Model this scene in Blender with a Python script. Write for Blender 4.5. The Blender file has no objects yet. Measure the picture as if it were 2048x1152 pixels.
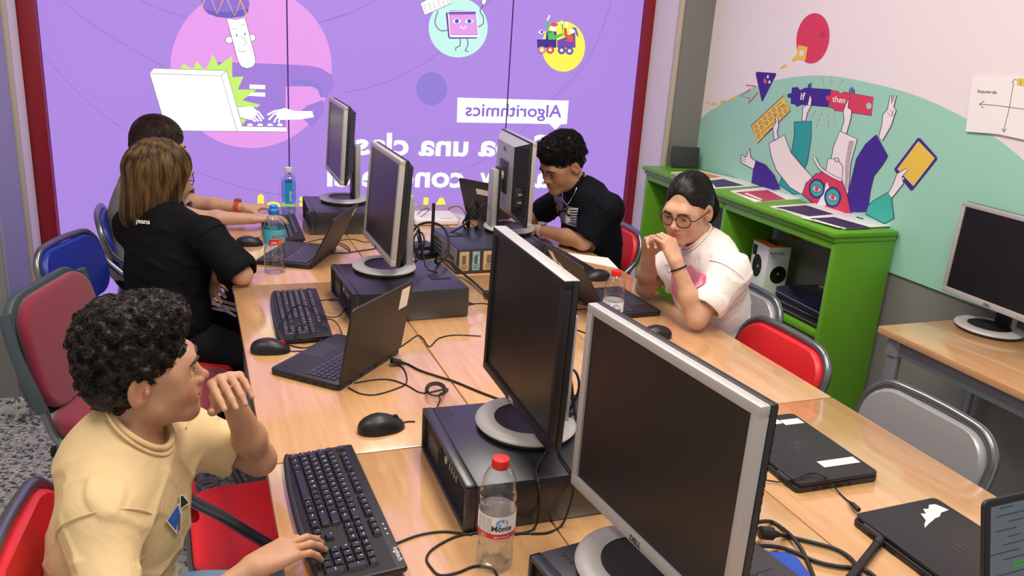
import bpy, bmesh, math, random
import numpy as np
from mathutils import Vector, Matrix

# ------------------------------------------------------------------ camera, light, exposure
S = bpy.context.scene
COL = S.collection
FPX = 1664.4                                   # focal length in pixels of the 2048 wide frame
YAW, PITCH, ROLL = math.radians(21.827), math.radians(17.431), math.radians(-3.855)
CAM = Vector((0, 0, 1.66))
_f = Vector((math.sin(YAW)*math.cos(PITCH), math.cos(YAW)*math.cos(PITCH), -math.sin(PITCH)))
_r0 = Vector((math.cos(YAW), -math.sin(YAW), 0)); _d0 = _f.cross(_r0)
RT = math.cos(ROLL)*_r0 + math.sin(ROLL)*_d0
DN = -math.sin(ROLL)*_r0 + math.cos(ROLL)*_d0
FW = _f
cd = bpy.data.cameras.new('camera'); cam = bpy.data.objects.new('camera', cd); COL.objects.link(cam)
cd.sensor_width = 36; cd.lens = FPX/2048*36; cd.clip_start = .02
cam.matrix_world = Matrix(((RT.x, -DN.x, -FW.x, CAM.x), (RT.y, -DN.y, -FW.y, CAM.y), (RT.z, -DN.z, -FW.z, CAM.z), (0, 0, 0, 1)))
S.camera = cam
S.view_settings.view_transform = 'Standard'; S.view_settings.look = 'None'
S.view_settings.exposure = 0.0; S.view_settings.gamma = 1; S.view_settings.use_curve_mapping = False
S.cycles.use_denoising = True
S.cycles.max_bounces = 8; S.cycles.transmission_bounces = 8; S.cycles.transparent_max_bounces = 12
W = bpy.data.worlds.new('world'); S.world = W; W.use_nodes = True
W.node_tree.nodes['Background'].inputs[0].default_value = (1.0, .96, .92, 1)
W.node_tree.nodes['Background'].inputs[1].default_value = 0.62
def area(name, loc, sx, sy, power, col, rot=(0, 0, 0)):
    l = bpy.data.lights.new(name, 'AREA'); l.shape = 'RECTANGLE'; l.size = sx; l.size_y = sy; l.energy = power; l.color = col
    o = bpy.data.objects.new(name, l); COL.objects.link(o); o.location = loc; o.rotation_euler = rot
    return o
area('ceiling_light', (1.0, .9, 3.04), .6, 1.3, 46, (1, .93, .84))
area('ceiling_light', (1.0, 2.8, 3.04), .6, 1.3, 40, (1, .93, .84))
area('ceiling_light', (-.7, 1.6, 3.04), .6, 1.3, 26, (1, .93, .84))

def ray(px, py): return RT*((px-1024)/FPX) + DN*((py-576)/FPX) + FW
def at(px, py, z):                              # point seen at a pixel on the horizontal plane z
    d = ray(px, py); return CAM + d*((z-CAM.z)/d.z)
def atx(px, py, x): d = ray(px, py); return CAM + d*((x-CAM.x)/d.x)
def aty(px, py, y): d = ray(px, py); return CAM + d*((y-CAM.y)/d.y)
def pt(px, py, dist): return CAM + ray(px, py)*dist

# ------------------------------------------------------------------ materials
def lin(c):
    if isinstance(c, str):
        c = [int(c[i:i+2], 16)/255 for i in (0, 2, 4)]
        return tuple(v/12.92 if v <= .04045 else ((v+.055)/1.055)**2.4 for v in c)
    return tuple(c)
def nmat(name):
    m = bpy.data.materials.new(name); m.use_nodes = True
    return m, m.node_tree.nodes, m.node_tree.links, m.node_tree.nodes['Principled BSDF']
def ramp(N, stops):
    r = N.new('ShaderNodeValToRGB'); e = r.color_ramp.elements
    while len(e) < len(stops): e.new(.5)
    for k, (p, c) in enumerate(stops):
        e[k].position = p; e[k].color = tuple(lin(c))+(1,)
    return r
def mat(name, col, rough=.5, metal=0, bump=0, bscale=60, var=0, vscale=8, spec=.5, sheen=0, coat=0, stretch=None, bdist=.002):
    m, N, L, B = nmat(name); c = lin(col)
    B.inputs['Base Color'].default_value = c+(1,); B.inputs['Roughness'].default_value = rough; B.inputs['Metallic'].default_value = metal
    B.inputs['Specular IOR Level'].default_value = spec; B.inputs['Coat Weight'].default_value = coat
    if sheen: B.inputs['Sheen Weight'].default_value = sheen
    if var or bump:
        tc = N.new('ShaderNodeTexCoord'); src = tc.outputs['Object']
        if stretch:
            mp = N.new('ShaderNodeMapping'); mp.inputs['Scale'].default_value = stretch; L.new(src, mp.inputs[0]); src = mp.outputs[0]
    if var:
        n = N.new('ShaderNodeTexNoise'); n.inputs['Scale'].default_value = vscale; n.inputs['Detail'].default_value = 5; L.new(src, n.inputs[0])
        r = ramp(N, [(.3, tuple(max(0, v*(1-var)) for v in c)), (.7, tuple(min(1, v*(1+var)) for v in c))])
        L.new(n.outputs[0], r.inputs[0]); L.new(r.outputs[0], B.inputs['Base Color'])
    if bump:
        n = N.new('ShaderNodeTexNoise'); n.inputs['Scale'].default_value = bscale; n.inputs['Detail'].default_value = 4; L.new(src, n.inputs[0])
        b = N.new('ShaderNodeBump'); b.inputs['Strength'].default_value = bump; b.inputs['Distance'].default_value = bdist
        L.new(n.outputs[0], b.inputs['Height']); L.new(b.outputs[0], B.inputs['Normal'])
    return m
def glow(name, col, s=1.0):                      # vinyl film on glass lit from the street behind it
    m, N, L, B = nmat(name); c = lin(col)
    B.inputs['Base Color'].default_value = tuple(v*.12 for v in c)+(1,); B.inputs['Roughness'].default_value = .35
    B.inputs['Specular IOR Level'].default_value = .2
    B.inputs['Emission Color'].default_value = c+(1,); B.inputs['Emission Strength'].default_value = s
    return m
def wood(name, c1, c2, c3, rough=.3):
    m, N, L, B = nmat(name)
    tc = N.new('ShaderNodeTexCoord'); mp = N.new('ShaderNodeMapping'); mp.inputs['Scale'].default_value = (22, 1.3, 22)
    L.new(tc.outputs['Object'], mp.inputs[0])
    n = N.new('ShaderNodeTexNoise'); n.inputs['Scale'].default_value = 2.2; n.inputs['Detail'].default_value = 8; n.inputs['Roughness'].default_value = .6
    n.inputs['Distortion'].default_value = .6
    L.new(mp.outputs[0], n.inputs[0])
    r = ramp(N, [(.3, c1), (.52, c2), (.75, c3)]); L.new(n.outputs[0], r.inputs[0]); L.new(r.outputs[0], B.inputs['Base Color'])
    mp2 = N.new('ShaderNodeMapping'); mp2.inputs['Scale'].default_value = (320, 14, 320); L.new(tc.outputs['Object'], mp2.inputs[0])
    n2 = N.new('ShaderNodeTexNoise'); n2.inputs['Scale'].default_value = 1; n2.inputs['Detail'].default_value = 3; L.new(mp2.outputs[0], n2.inputs[0])
    b = N.new('ShaderNodeBump'); b.inputs['Strength'].default_value = .12; b.inputs['Distance'].default_value = .0006
    L.new(n2.outputs[0], b.inputs['Height']); L.new(b.outputs[0], B.inputs['Normal'])
    B.inputs['Roughness'].default_value = rough; B.inputs['Specular IOR Level'].default_value = .5; B.inputs['Coat Weight'].default_value = .9; B.inputs['Coat IOR'].default_value = 2.0; B.inputs['Coat Roughness'].default_value = .11
    return m
def terrazzo(name):
    m, N, L, B = nmat(name)
    tc = N.new('ShaderNodeTexCoord')
    v = N.new('ShaderNodeTexVoronoi'); v.inputs['Scale'].default_value = 85; L.new(tc.outputs['Object'], v.inputs[0])
    sp = N.new('ShaderNodeSeparateColor'); L.new(v.outputs['Color'], sp.inputs[0])
    r = ramp(N, [(0, '4d5155'), (.16, '6c6f72'), (.3, 'a5a7a6'), (.62, 'c6c6c2'), (1, 'e4e2dc')]); L.new(sp.outputs[0], r.inputs[0])
    n = N.new('ShaderNodeTexNoise'); n.inputs['Scale'].default_value = 260; n.inputs['Detail'].default_value = 2; L.new(tc.outputs['Object'], n.inputs[0])
    r2 = ramp(N, [(.36, (.35, .35, .35)), (.5, (1, 1, 1))]); L.new(n.outputs[0], r2.inputs[0])
    mx = N.new('ShaderNodeMix'); mx.data_type = 'RGBA'; mx.blend_type = 'MULTIPLY'; mx.inputs[0].default_value = .7
    L.new(r.outputs[0], mx.inputs[6]); L.new(r2.outputs[0], mx.inputs[7]); L.new(mx.outputs[2], B.inputs['Base Color'])
    B.inputs['Roughness'].default_value = .32
    return m
def clear(name, tint, edge=.5, rough=.05):       # thin clear plastic wall of a bottle
    m, N, L, B = nmat(name); out = N['Material Output']; N.remove(B)
    t = N.new('ShaderNodeBsdfTransparent'); t.inputs[0].default_value = tuple(tint)+(1,)
    g = N.new('ShaderNodeBsdfGlossy'); g.inputs['Roughness'].default_value = rough
    tc = N.new('ShaderNodeTexCoord'); w = N.new('ShaderNodeTexNoise'); w.inputs['Scale'].default_value = 38; w.inputs['Detail'].default_value = 2
    mp = N.new('ShaderNodeMapping'); mp.inputs['Scale'].default_value = (.5, .5, 1.4); L.new(tc.outputs['Object'], mp.inputs[0]); L.new(mp.outputs[0], w.inputs[0])
    b = N.new('ShaderNodeBump'); b.inputs['Strength'].default_value = .8; b.inputs['Distance'].default_value = .006
    L.new(w.outputs[0], b.inputs['Height']); L.new(b.outputs[0], g.inputs['Normal'])
    lw = N.new('ShaderNodeLayerWeight'); lw.inputs[0].default_value = .5; L.new(b.outputs[0], lw.inputs['Normal'])
    pw = N.new('ShaderNodeMath'); pw.operation = 'POWER'; pw.inputs[1].default_value = 2.2; L.new(lw.outputs['Facing'], pw.inputs[0])
    ml = N.new('ShaderNodeMath'); ml.operation = 'MULTIPLY_ADD'; ml.inputs[1].default_value = edge; ml.inputs[2].default_value = .05; L.new(pw.outputs[0], ml.inputs[0])
    mx = N.new('ShaderNodeMixShader'); L.new(ml.outputs[0], mx.inputs[0]); L.new(t.outputs[0], mx.inputs[1]); L.new(g.outputs[0], mx.inputs[2])
    L.new(mx.outputs[0], out.inputs['Surface'])
    return m
M = {}
def mm(k, *a, **kw): M[k] = mat(k, *a, **kw); return M[k]
mm('silver', 'a9a8a8', .38, .25, bump=.05, bscale=900, bdist=.0004); mm('silver_light', 'b3afac', .42, .15)
mm('black_plastic', '17171a', .45, bump=.06, bscale=900, bdist=.0004); mm('black_gloss', '0c0c0f', .16)
mm('dark_grey', '2b2c30', .5); mm('screen', '171618', .36, spec=.5); mm('case_black', '1a1b22', .34, bump=.05, bscale=1200, bdist=.0003, spec=.9)
mm('bezel_black', '101013', .5); mm('laptop_lid', '26211f', .5, bump=.05, bscale=1500, bdist=.0003); mm('laptop_lid_dark', '1f1d22', .42)
mm('laptop_deck', '202126', .42); mm('key', '1b1c21', .26, spec=.9); mm('key_lap', '2c2d36', .3, spec=.9); mm('key_bed', '0b0b0d', .6)
mm('legend', 'c9c9cc', .5); mm('white_paint', 'e6e2dc', .55); mm('sticker', 'ece6da', .6, var=.04, vscale=30); mm('sticker_tan', 'c9ad7c', .6)
mm('ink', '26262a', .6); mm('cable', '101012', .5); mm('cable_grey', '26272b', .5)
mm('tube', '7d8287', .28, .85); mm('tube_dark', '50585c', .38, .6); mm('desk_leg', '8d9298', .4, .4)
mm('chair_red', 'd8232b', .42); mm('chair_blue', '15309a', .4); mm('chair_grey', '9b9a9c', .36, .25)
mm('burgundy', '7d1430', .85, bump=.25, bscale=700, sheen=.3, bdist=.0006); mm('chair_shell', '3c4a50', .5)
mm('green', '65a422', .42, bump=.03, bscale=80); mm('green_inside', '3f8a0c', .5)
mm('paper', 'f1eee9', .7); mm('cap_red', 'd3191f', .35); mm('cap_blue', '1f7bd2', .35); mm('cap_white', 'dfe2e6', .4)
mm('blue_plastic', '0f46ad', .32); mm('orange_card', 'd8762b', .6); mm('white_card', 'e8e8ea', .55)
mm('mouse_black', '15161a', .42); mm('wheel_red', 'c21c3a', .4); mm('rubber', '0d0d0f', .7)
mm('wall_paint', 'dcd8d4', .7, bump=.08, bscale=300); mm('grey_paint', '7f7d7b', .6, bump=.25, bscale=45, stretch=(1, 1, 1), bdist=.003)
mm('lavender_reveal', '8f8db0', .7, bump=.08, bscale=300); mm('cream', 'bdb29a', .7, bump=.3, bscale=70); mm('red_frame', '8a0d1f', .38); mm('ceiling_white', 'e4e1dc', .8)
M['wood'] = wood('wood', 'c79463', 'd0a06e', 'd8ac7d', .3); M['wood_edge'] = wood('wood_edge', 'c98f52', 'd09a5c', 'd6a468', .45)
M['terrazzo'] = terrazzo('terrazzo')
M['clear'] = clear('clear', (.95, .965, .98), .75); M['clear_blue'] = clear('clear_blue', (.80, .90, .98), .75)
M['water'] = clear('water', (.93, .95, .975), .32); M['water_blue'] = clear('water_blue', (.80, .92, .98), .32)

# ------------------------------------------------------------------ mesh helpers
def TRS(loc=(0, 0, 0), rz=0, rx=0, ry=0): return Matrix.Translation(loc) @ Matrix.Rotation(rz, 4, 'Z') @ Matrix.Rotation(ry, 4, 'Y') @ Matrix.Rotation(rx, 4, 'X')
def frame(o, x, y):                              # matrix with given origin, x and y axes
    x = Vector(x).normalized(); y = Vector(y); z = x.cross(y).normalized(); y = z.cross(x)
    return Matrix(((x.x, y.x, z.x, o[0]), (x.y, y.y, z.y, o[1]), (x.z, y.z, z.z, o[2]), (0, 0, 0, 1)))
def spline(pts, n=8):
    P = [Vector(p) for p in pts]
    if len(P) < 3: return P
    P = [2*P[0]-P[1]] + P + [2*P[-1]-P[-2]]; out = []
    for i in range(1, len(P)-2):
        a, b, c, d = P[i-1:i+3]
        for k in range(n):
            t = k/n
            out.append(.5*((2*b)+(c-a)*t+(2*a-5*b+4*c-d)*t*t+(3*b-a-3*c+d)*t**3))
    return out + [P[-2]]
def rrect(w, h, r, n=5):                          # rounded rectangle outline about the origin
    o = []
    for cx, cy, a in ((w/2-r, h/2-r, 0), (-w/2+r, h/2-r, 90), (-w/2+r, -h/2+r, 180), (w/2-r, -h/2+r, 270)):
        for k in range(n+1):
            t = math.radians(a+90*k/n); o.append((cx+r*math.cos(t), cy+r*math.sin(t)))
    return o
class MB:
    def __init__(s): s.v = []; s.f = []; s.m = []
    def add(s, vs, fs, mi=0, X=None):
        b = len(s.v)
        for v in vs:
            v = Vector(v)
            s.v.append(X @ v if X is not None else v)
        for f in fs: s.f.append([b+i for i in f]); s.m.append(mi)
        return s
    def bm(s, bm, mi=0, X=None):
        bm.verts.index_update()
        s.add([v.co.copy() for v in bm.verts], [[v.index for v in f.verts] for f in bm.faces], mi, X); bm.free(); return s
    def box(s, c, sz, bev=0, mi=0, X=None, seg=2):
        bm = bmesh.new(); bmesh.ops.create_cube(bm, size=1)
        for v in bm.verts: v.co = Vector((v.co.x*sz[0]+c[0], v.co.y*sz[1]+c[1], v.co.z*sz[2]+c[2]))
        if bev: bmesh.ops.bevel(bm, geom=bm.edges[:], offset=min(bev, min(sz)*.49), segments=seg, profile=.5, affect='EDGES')
        return s.bm(bm, mi, X)
    def prism(s, poly, z0, z1, bev=0, mi=0, X=None, seg=2):
        bm = bmesh.new(); b = [bm.verts.new((x, y, z0)) for x, y in poly]; t = [bm.verts.new((x, y, z1)) for x, y in poly]
        n = len(poly); bm.faces.new(b[::-1]); top = bm.faces.new(t)
        for i in range(n): bm.faces.new((b[i], b[(i+1) % n], t[(i+1) % n], t[i]))
        bmesh.ops.recalc_face_normals(bm, faces=bm.faces[:])
        if bev:
            ed = [e for e in bm.edges if abs(e.verts[0].co.z-e.verts[1].co.z) < 1e-9]
            bmesh.ops.bevel(bm, geom=ed, offset=bev, segments=seg, profile=.5, affect='EDGES')
        return s.bm(bm, mi, X)
    def tube(s, pts, r, n=8, mi=0, X=None, smooth=0, closed=False, flat=1.0):
        P = spline(pts, smooth) if smooth else [Vector(p) for p in pts]
        m = len(P); R = r if hasattr(r, '__len__') else [r]*m
        if len(R) != m: R = [R[0]+(R[-1]-R[0])*i/(m-1) for i in range(m)]
        vs = []; fs = []; up = None
        for i in range(m):
            t = (P[(i+1) % m]-P[i-1]) if closed else (P[min(i+1, m-1)]-P[max(i-1, 0)])
            t = t.normalized() if t.length > 1e-9 else Vector((0, 0, 1))
            if up is None: up = t.orthogonal().normalized() if abs(t.z) > .95 else (Vector((0, 0, 1))-t*t.z).normalized()
            up = (up-t*up.dot(t)); up = up.normalized() if up.length > 1e-6 else t.orthogonal().normalized()
            sd = t.cross(up)
            for k in range(n):
                a = 2*math.pi*k/n; vs.append(P[i]+(up*math.cos(a)*flat+sd*math.sin(a))*R[i])
        for i in range(m if closed else m-1):
            for k in range(n):
                a = i*n+k; b = i*n+(k+1) % n; j = ((i+1) % m)*n
                fs.append((a, b, j+(k+1) % n, j+k))
        if not closed: fs += [tuple(range(n))[::-1], tuple(range((m-1)*n, m*n))]
        return s.add(vs, fs, mi, X)
    def lathe(s, prof, n=32, mi=0, X=None, fn=None, caps=True):
        vs = []; fs = []
        for r, z in prof:
            for k in range(n):
                a = 2*math.pi*k/n; q = fn(a, r, z) if fn else r
                vs.append((q*math.cos(a), q*math.sin(a), z))
        for i in range(len(prof)-1):
            for k in range(n): fs.append((i*n+k, i*n+(k+1) % n, (i+1)*n+(k+1) % n, (i+1)*n+k))
        if caps: fs += [tuple(range(n))[::-1], tuple(range((len(prof)-1)*n, len(prof)*n))]
        return s.add(vs, fs, mi, X)
    def poly(s, pts, mi=0, X=None): return s.add(pts, [tuple(range(len(pts)))], mi, X)
    def text(s, body, size, X, mi=0, bold=0, mirror=False, align='LEFT', depth=0, width=None, space=1):
        vs, fs = glyphs(body, size, bold, align, space)
        if width:
            w = max(v[0] for v in vs)-min(v[0] for v in vs); k = width/w; vs = [(v[0]*k, v[1], 0) for v in vs]
        if mirror: vs = [(-v[0], v[1], 0) for v in vs]
        return s.add(vs, fs, mi, X)
    def build(s, name, mats, parent=None, loc=None, ang=35, kind=None):
        me = bpy.data.meshes.new(name); me.from_pydata([tuple(v) for v in s.v], [], s.f)
        for m in (mats if isinstance(mats, (list, tuple)) else [mats]): me.materials.append(M[m] if isinstance(m, str) else m)
        me.polygons.foreach_set('material_index', s.m)
        if ang: me.polygons.foreach_set('use_smooth', [True]*len(s.f)); me.set_sharp_from_angle(angle=math.radians(ang))
        me.update(); o = bpy.data.objects.new(name, me); COL.objects.link(o)
        if parent is not None: o.parent = parent
        if loc is not None: o.location = loc
        if kind: o['kind'] = kind
        return o
_gc = {}
def glyphs(body, size, bold, align, space=1):
    k = (body, round(size, 5), bold, align, space)
    if k not in _gc:
        c = bpy.data.curves.new('t', 'FONT'); c.body = body; c.size = size; c.offset = bold*size; c.align_x = align; c.resolution_u = 3; c.space_character = space
        o = bpy.data.objects.new('t', c); COL.objects.link(o)
        me = o.to_mesh(); _gc[k] = ([tuple(v.co) for v in me.vertices], [tuple(p.vertices) for p in me.polygons])
        o.to_mesh_clear(); bpy.data.objects.remove(o); bpy.data.curves.remove(c)
    return _gc[k]
def tag(o, label, cat, group=None):
    o['label'] = label; o['category'] = cat
    if group: o['group'] = group
    return o
def thing(name, label, cat, loc=(0, 0, 0), rz=0, group=None):
    o = bpy.data.objects.new(name, None); COL.objects.link(o); o.empty_display_size = .05
    o.location = loc; o.rotation_euler = (0, 0, rz)
    return tag(o, label, cat, group)
def dup(root, loc, rz, label, group=None):
    def cp(o, par):
        c = o.copy(); COL.objects.link(c); c.parent = par
        for ch in list(o.children): cp(ch, c)
        return c
    r = cp(root, None); r.location = loc; r.rotation_euler = (0, 0, rz); r['label'] = label
    if group: r['group'] = group
    return r
def struct(mb, name, mats, parent=None, ang=35):
    o = mb.build(name, mats, parent, ang=ang)
    if parent is None: o['kind'] = 'structure'
    return o
# ------------------------------------------------------------------ the room
WY, WX, CY = 4.40, 2.70, 4.07                   # window plane, right wall, pillar front
mb = MB(); mb.box((.45, 1.9, -.05), (4.7, 5.4, .1)); struct(mb, 'floor', 'terrazzo')
mb = MB(); mb.box((.45, 1.9, 3.15), (4.7, 5.4, .1)); struct(mb, 'ceiling', 'ceiling_white')
mb = MB(); mb.box((2.76, 1.7, 1.55), (.1, 5.0, 3.10)); struct(mb, 'wall_right', 'grey_paint')
mb = MB(); mb.box((-1.85, 1.9, 1.55), (.1, 5.4, 3.10)); struct(mb, 'wall_left', 'wall_paint')
# left pillar: reveal towards the window coloured an even lavender, grey front
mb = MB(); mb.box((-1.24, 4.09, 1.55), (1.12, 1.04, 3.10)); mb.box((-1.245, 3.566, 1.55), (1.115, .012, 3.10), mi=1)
struct(mb, 'wall_pillar', ['lavender_reveal', 'grey_paint'])
mb = MB(); mb.box((-.683, 4.215, 1.55), (.016, .27, 3.08)); struct(mb, 'trim_4', 'wall_paint')
mb = MB(); mb.box((2.605, 4.34, 1.55), (.21, .54, 3.10)); mb.box((2.607, CY-.004, 1.55), (.2, .012, 3.10), mi=1)
struct(mb, 'wall_column', ['wall_paint', 'grey_paint'])
mb = MB(); mb.box((.95, 4.56, 1.55), (3.3, .1, 3.10)); struct(mb, 'wall_back', 'wall_paint')
mb = MB(); mb.box((.95, 4.49, 3.055), (3.3, .25, .09)); struct(mb, 'wall_lintel', 'wall_paint')
mb = MB(); mb.box((-.675, 4.06, 1.55), (.02, .05, 3.10), .004); struct(mb, 'trim_1', 'cream')
mb = MB(); mb.box((2.492, CY-.006, 1.55), (.024, .03, 3.10), .004); struct(mb, 'trim_2', 'cream')
mb = MB(); mb.box((-1.23, 3.56, .05), (1.15, .05, .1), .006); mb.box((-.668, 3.97, .05), (.03, .86, .1), .006); struct(mb, 'baseboard_left', 'terrazzo')
mb = MB(); mb.box((.92, 4.37, .005), (3.18, .12, .03), .004); struct(mb, 'trim_3', 'terrazzo')

# flat artwork drawn on a plane: each shape is a polygon cut from film
class Art:
    def __init__(s, plane, step): s.pl = plane; s.st = step; s.mb = MB(); s.mats = []; s.k = 1; s.o = (0, 0, 1)
    def P(s, p, k=None):
        ox, oy, sc = s.o; return s.pl(ox+p[0]/sc, oy+p[1]/sc, s.st*(s.k if k is None else k))
    def mi(s, m):
        if m not in s.mats: s.mats.append(m)
        return s.mats.index(m)
    def poly(s, m, pts, line=None, lw=3.8, smooth=0, up=1):
        if smooth: pts = [(v.x, v.y) for v in spline([(a, b, 0) for a, b in pts], smooth)]
        s.mb.poly([s.P(p) for p in pts], s.mi(m)); s.k += up
        if line: s.line(line, pts, lw, True)
        return s
    def ell(s, m, c, rx, ry=None, rot=0, line=None, lw=3.8, n=40):
        ry = ry or rx; a = math.radians(rot); pts = []
        for i in range(n):
            t = 2*math.pi*i/n; x, y = rx*math.cos(t), ry*math.sin(t)
            pts.append((c[0]+x*math.cos(a)-y*math.sin(a), c[1]+x*math.sin(a)+y*math.cos(a)))
        return s.poly(m, pts, line, lw)
    def line(s, m, pts, w=2.5, closed=False, smooth=0):
        if smooth: pts = [(v.x, v.y) for v in spline([(a, b, 0) for a, b in pts], smooth)]
        n = len(pts); vs = []; fs = []
        for i in range(n):
            a = pts[i-1] if (i or closed) else pts[i]; b = pts[(i+1) % n] if (i < n-1 or closed) else pts[i]
            d = Vector((b[0]-a[0], b[1]-a[1])); d = d.normalized() if d.length > 1e-9 else Vector((1, 0))
            q = Vector((-d.y, d.x))*w/2
            vs += [s.P((pts[i][0]+q.x, pts[i][1]+q.y)), s.P((pts[i][0]-q.x, pts[i][1]-q.y))]
        for i in range(n if closed else n-1):
            j = (i+1) % n; fs.append((2*i, 2*i+1, 2*j+1, 2*j))
        s.mb.add(vs, fs, s.mi(m)); s.k += 1
        return s
    def text(s, m, body, p, q, cap, mirror=False, bold=0):   # from pixel p (first letter) to pixel q (end of the last), cap height in pixels
        a = s.P(p); b = s.P(q); up = s.P((p[0], p[1]-cap))-a
        h = up.length/.73; x = (b-a); w = x.length
        if mirror: X = frame(a, -x, Vector((0, 0, 1)))
        else: X = frame(a, x, Vector((0, 0, 1)))
        s.mb.text(body, h, X, s.mi(m), bold, mirror, width=w); s.k += 1
        return s
for k, c, e in (('v_bg', 'ab87dd', 1), ('v_pink', 'e39be8', 1), ('v_white', 'fdfff2', 1.15), ('v_green', 'c3ee72', 1), ('v_line', '8d6fc0', .9), ('v_hat', '8a72cf', 1),
                ('v_hat2', '7565c2', .9), ('v_body', 'a07dd6', 1), ('v_orange', 'f0a27a', 1), ('v_blue', '8f7cd4', 1), ('v_mint', 'c2f0e8', 1), ('v_violet', '7b52b5', .9), ('v_navy', '4b3a9c', .8),
                ('v_yellow', 'f5ef58', 1), ('v_red', 'e0584a', 1), ('v_leaf', '59c257', 1), ('v_txt', 'f0fbf2', 1.05), ('v_eye', '3f8fc0', .9), ('v_grey', '7e7499', .8), ('v_seam', '5a3a86', .6)):
    M[k] = glow(k, c, e)

win = MB()
for x in (-.64, 2.49): win.box((x, WY, 1.515), (.078, .09, 2.99), .006)
win.box((.925, WY, .035), (3.13, .08, .035), .004); win.box((.925, WY, 2.975), (3.13, .09, .07), .004)
WIN = struct(win, 'window_1', 'red_frame'); WIN['label'] = 'tall shop window with red metal frame and purple backlit film'
def wpl(px, py, d): return aty(px, py, WY-.004-d)
sx = [-.60, aty(575, 110, WY).x, aty(1020, 110, WY).x, 2.45]
for a, b in zip(sx, sx[1:]):
    p = MB(); p.box(((a+b)/2, WY+.004, 1.497), (b-a-.007, .012, 2.90)); p.build('window_pane', 'v_bg', WIN)
for x in sx[1:3]:
    p = MB(); p.box((x, WY+.002, 1.497), (.007, .014, 2.90)); p.build('pane_joint', 'v_seam', WIN)
A = Art(wpl, .00012); A.o = (0, 0, 2.88)
def arcs(L):
    for q in L: A.line('v_line', q, 2.4, smooth=8); A.k = 1
arcs([[(360, 0), (470, 95), (610, 190), (770, 288), (990, 410)], [(240, 305), (370, 450), (500, 580), (620, 680), (745, 765), (900, 860)], [(810, 0), (930, 55), (1065, 97)], [(1790, 140), (1900, 110), (2016, 70)],
      [(1100, 980), (1250, 1032), (1400, 1080), (1610, 1122), (1750, 1140)]])
A.o = (640, 0, 2.88)
arcs([[(0, 127), (150, 85), (240, 45), (320, -5)], [(120, 537), (270, 505), (400, 465), (560, 385), (690, 295), (985, 0)], [(1680, 0), (1620, 180), (1550, 330), (1450, 460), (1350, 560), (1150, 765), (1000, 885), (800, 985), (460, 1110)]])
A.o = (0, 0, 2.88); A.k = 2
A.ell('v_pink', (1446, 390), 465, 463, n=72)
A.poly('v_body', [(1250, 357), (1640, 370), (1790, 379), (1850, 393), (1912, 432), (1925, 500), (1880, 570), (1862, 555), (1850, 520), (1800, 498), (1645, 497), (1645, 740), (1300, 740), (1270, 500)])
A.poly('v_blue', [(1680, 458), (1790, 458), (1850, 490), (1868, 560), (1846, 560), (1830, 515), (1790, 496), (1680, 485)], up=0)
A.poly('v_body', [(1735, 640), (1765, 610), (1862, 575), (1870, 640), (1800, 735), (1750, 690)])
A.poly('v_hat', [(1158, -8), (1160, 20), (1175, 55), (1215, 85), (1300, 104), (1390, 98), (1428, 72), (1438, 20), (1430, -8)])
A.poly('v_hat2', [(1175, 55), (1240, 66), (1330, 70), (1428, 50), (1432, 66), (1405, 92), (1330, 105), (1250, 98), (1200, 80)], up=1)
for z in ([(1158, 50), (1180, -8)], [(1218, -8), (1250, 80), (1288, -8)], [(1306, -8), (1353, 92), (1388, -8)], [(1380, -8), (1428, 103)]): A.line('v_orange', z, 7); A.k -= 1
A.k += 1
A.ell('v_white', (1320, 230), 21, line='v_grey'); A.ell('v_white', (1452, 217), 20, line='v_grey')
A.poly('v_white', [(1305, 107), (1360, 112), (1412, 102), (1440, 210), (1470, 330), (1473, 358), (1458, 384), (1424, 395), (1390, 384), (1370, 350), (1338, 230)], line='v_grey')
for l in ([(1363, 196), (1363, 212)], [(1411, 188), (1411, 204)]): A.line('v_grey', l, 7)
for l in ([(1392, 205), (1425, 255), (1400, 258)], [(1369, 288), (1385, 297), (1405, 298), (1421, 292)], [(1340, 163), (1352, 167), (1364, 163)], [(1387, 146), (1400, 142), (1411, 145)]): A.line('v_grey', l, 3); A.k -= 1
A.k = 7
A.poly('v_green', [(1040, 400), (1055, 363), (1090, 390), (1115, 395), (1132, 352), (1170, 395), (1190, 395), (1226, 312), (1258, 378), (1336, 322), (1338, 445), (1403, 440), (1370, 515), (1478, 517), (1395, 577), (1498, 603), (1485, 618), (1375, 612), (1388, 680), (1420, 690), (1392, 722), (1300, 600), (1280, 405)])
A.poly('v_white', [(885, 393), (1305, 407), (1395, 725), (1650, 732), (1650, 760), (960, 752), (862, 425)])
for l in ([(885, 393), (1305, 407), (1395, 725), (1365, 754), (1275, 437), (862, 423), (885, 393)], [(1275, 437), (1305, 407)], [(1395, 727), (1650, 732), (1650, 760), (1000, 753)], [(862, 425), (960, 752)]): A.line('v_grey', l, 3); A.k -= 1
A.k += 1
A.poly('v_white', [(1437, 487), (1527, 490), (1527, 514), (1437, 511)]); A.poly('v_white', [(1446, 532), (1527, 533), (1527, 557), (1430, 552)])
A.poly('v_white', [(1370, 618), (1450, 612), (1485, 640), (1470, 672), (1440, 690), (1385, 675)])
for l in ([(1440, 632), (1490, 645), (1518, 685)], [(1440, 645), (1482, 660), (1507, 698)], [(1430, 660), (1462, 672), (1490, 700)], [(1420, 672), (1450, 684), (1472, 700)]): A.line('v_white', l, 10); A.k -= 1
A.poly('v_white', [(1600, 634), (1640, 622), (1700, 640), (1798, 640), (1808, 675), (1730, 688), (1650, 690), (1610, 690), (1590, 662)])
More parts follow.
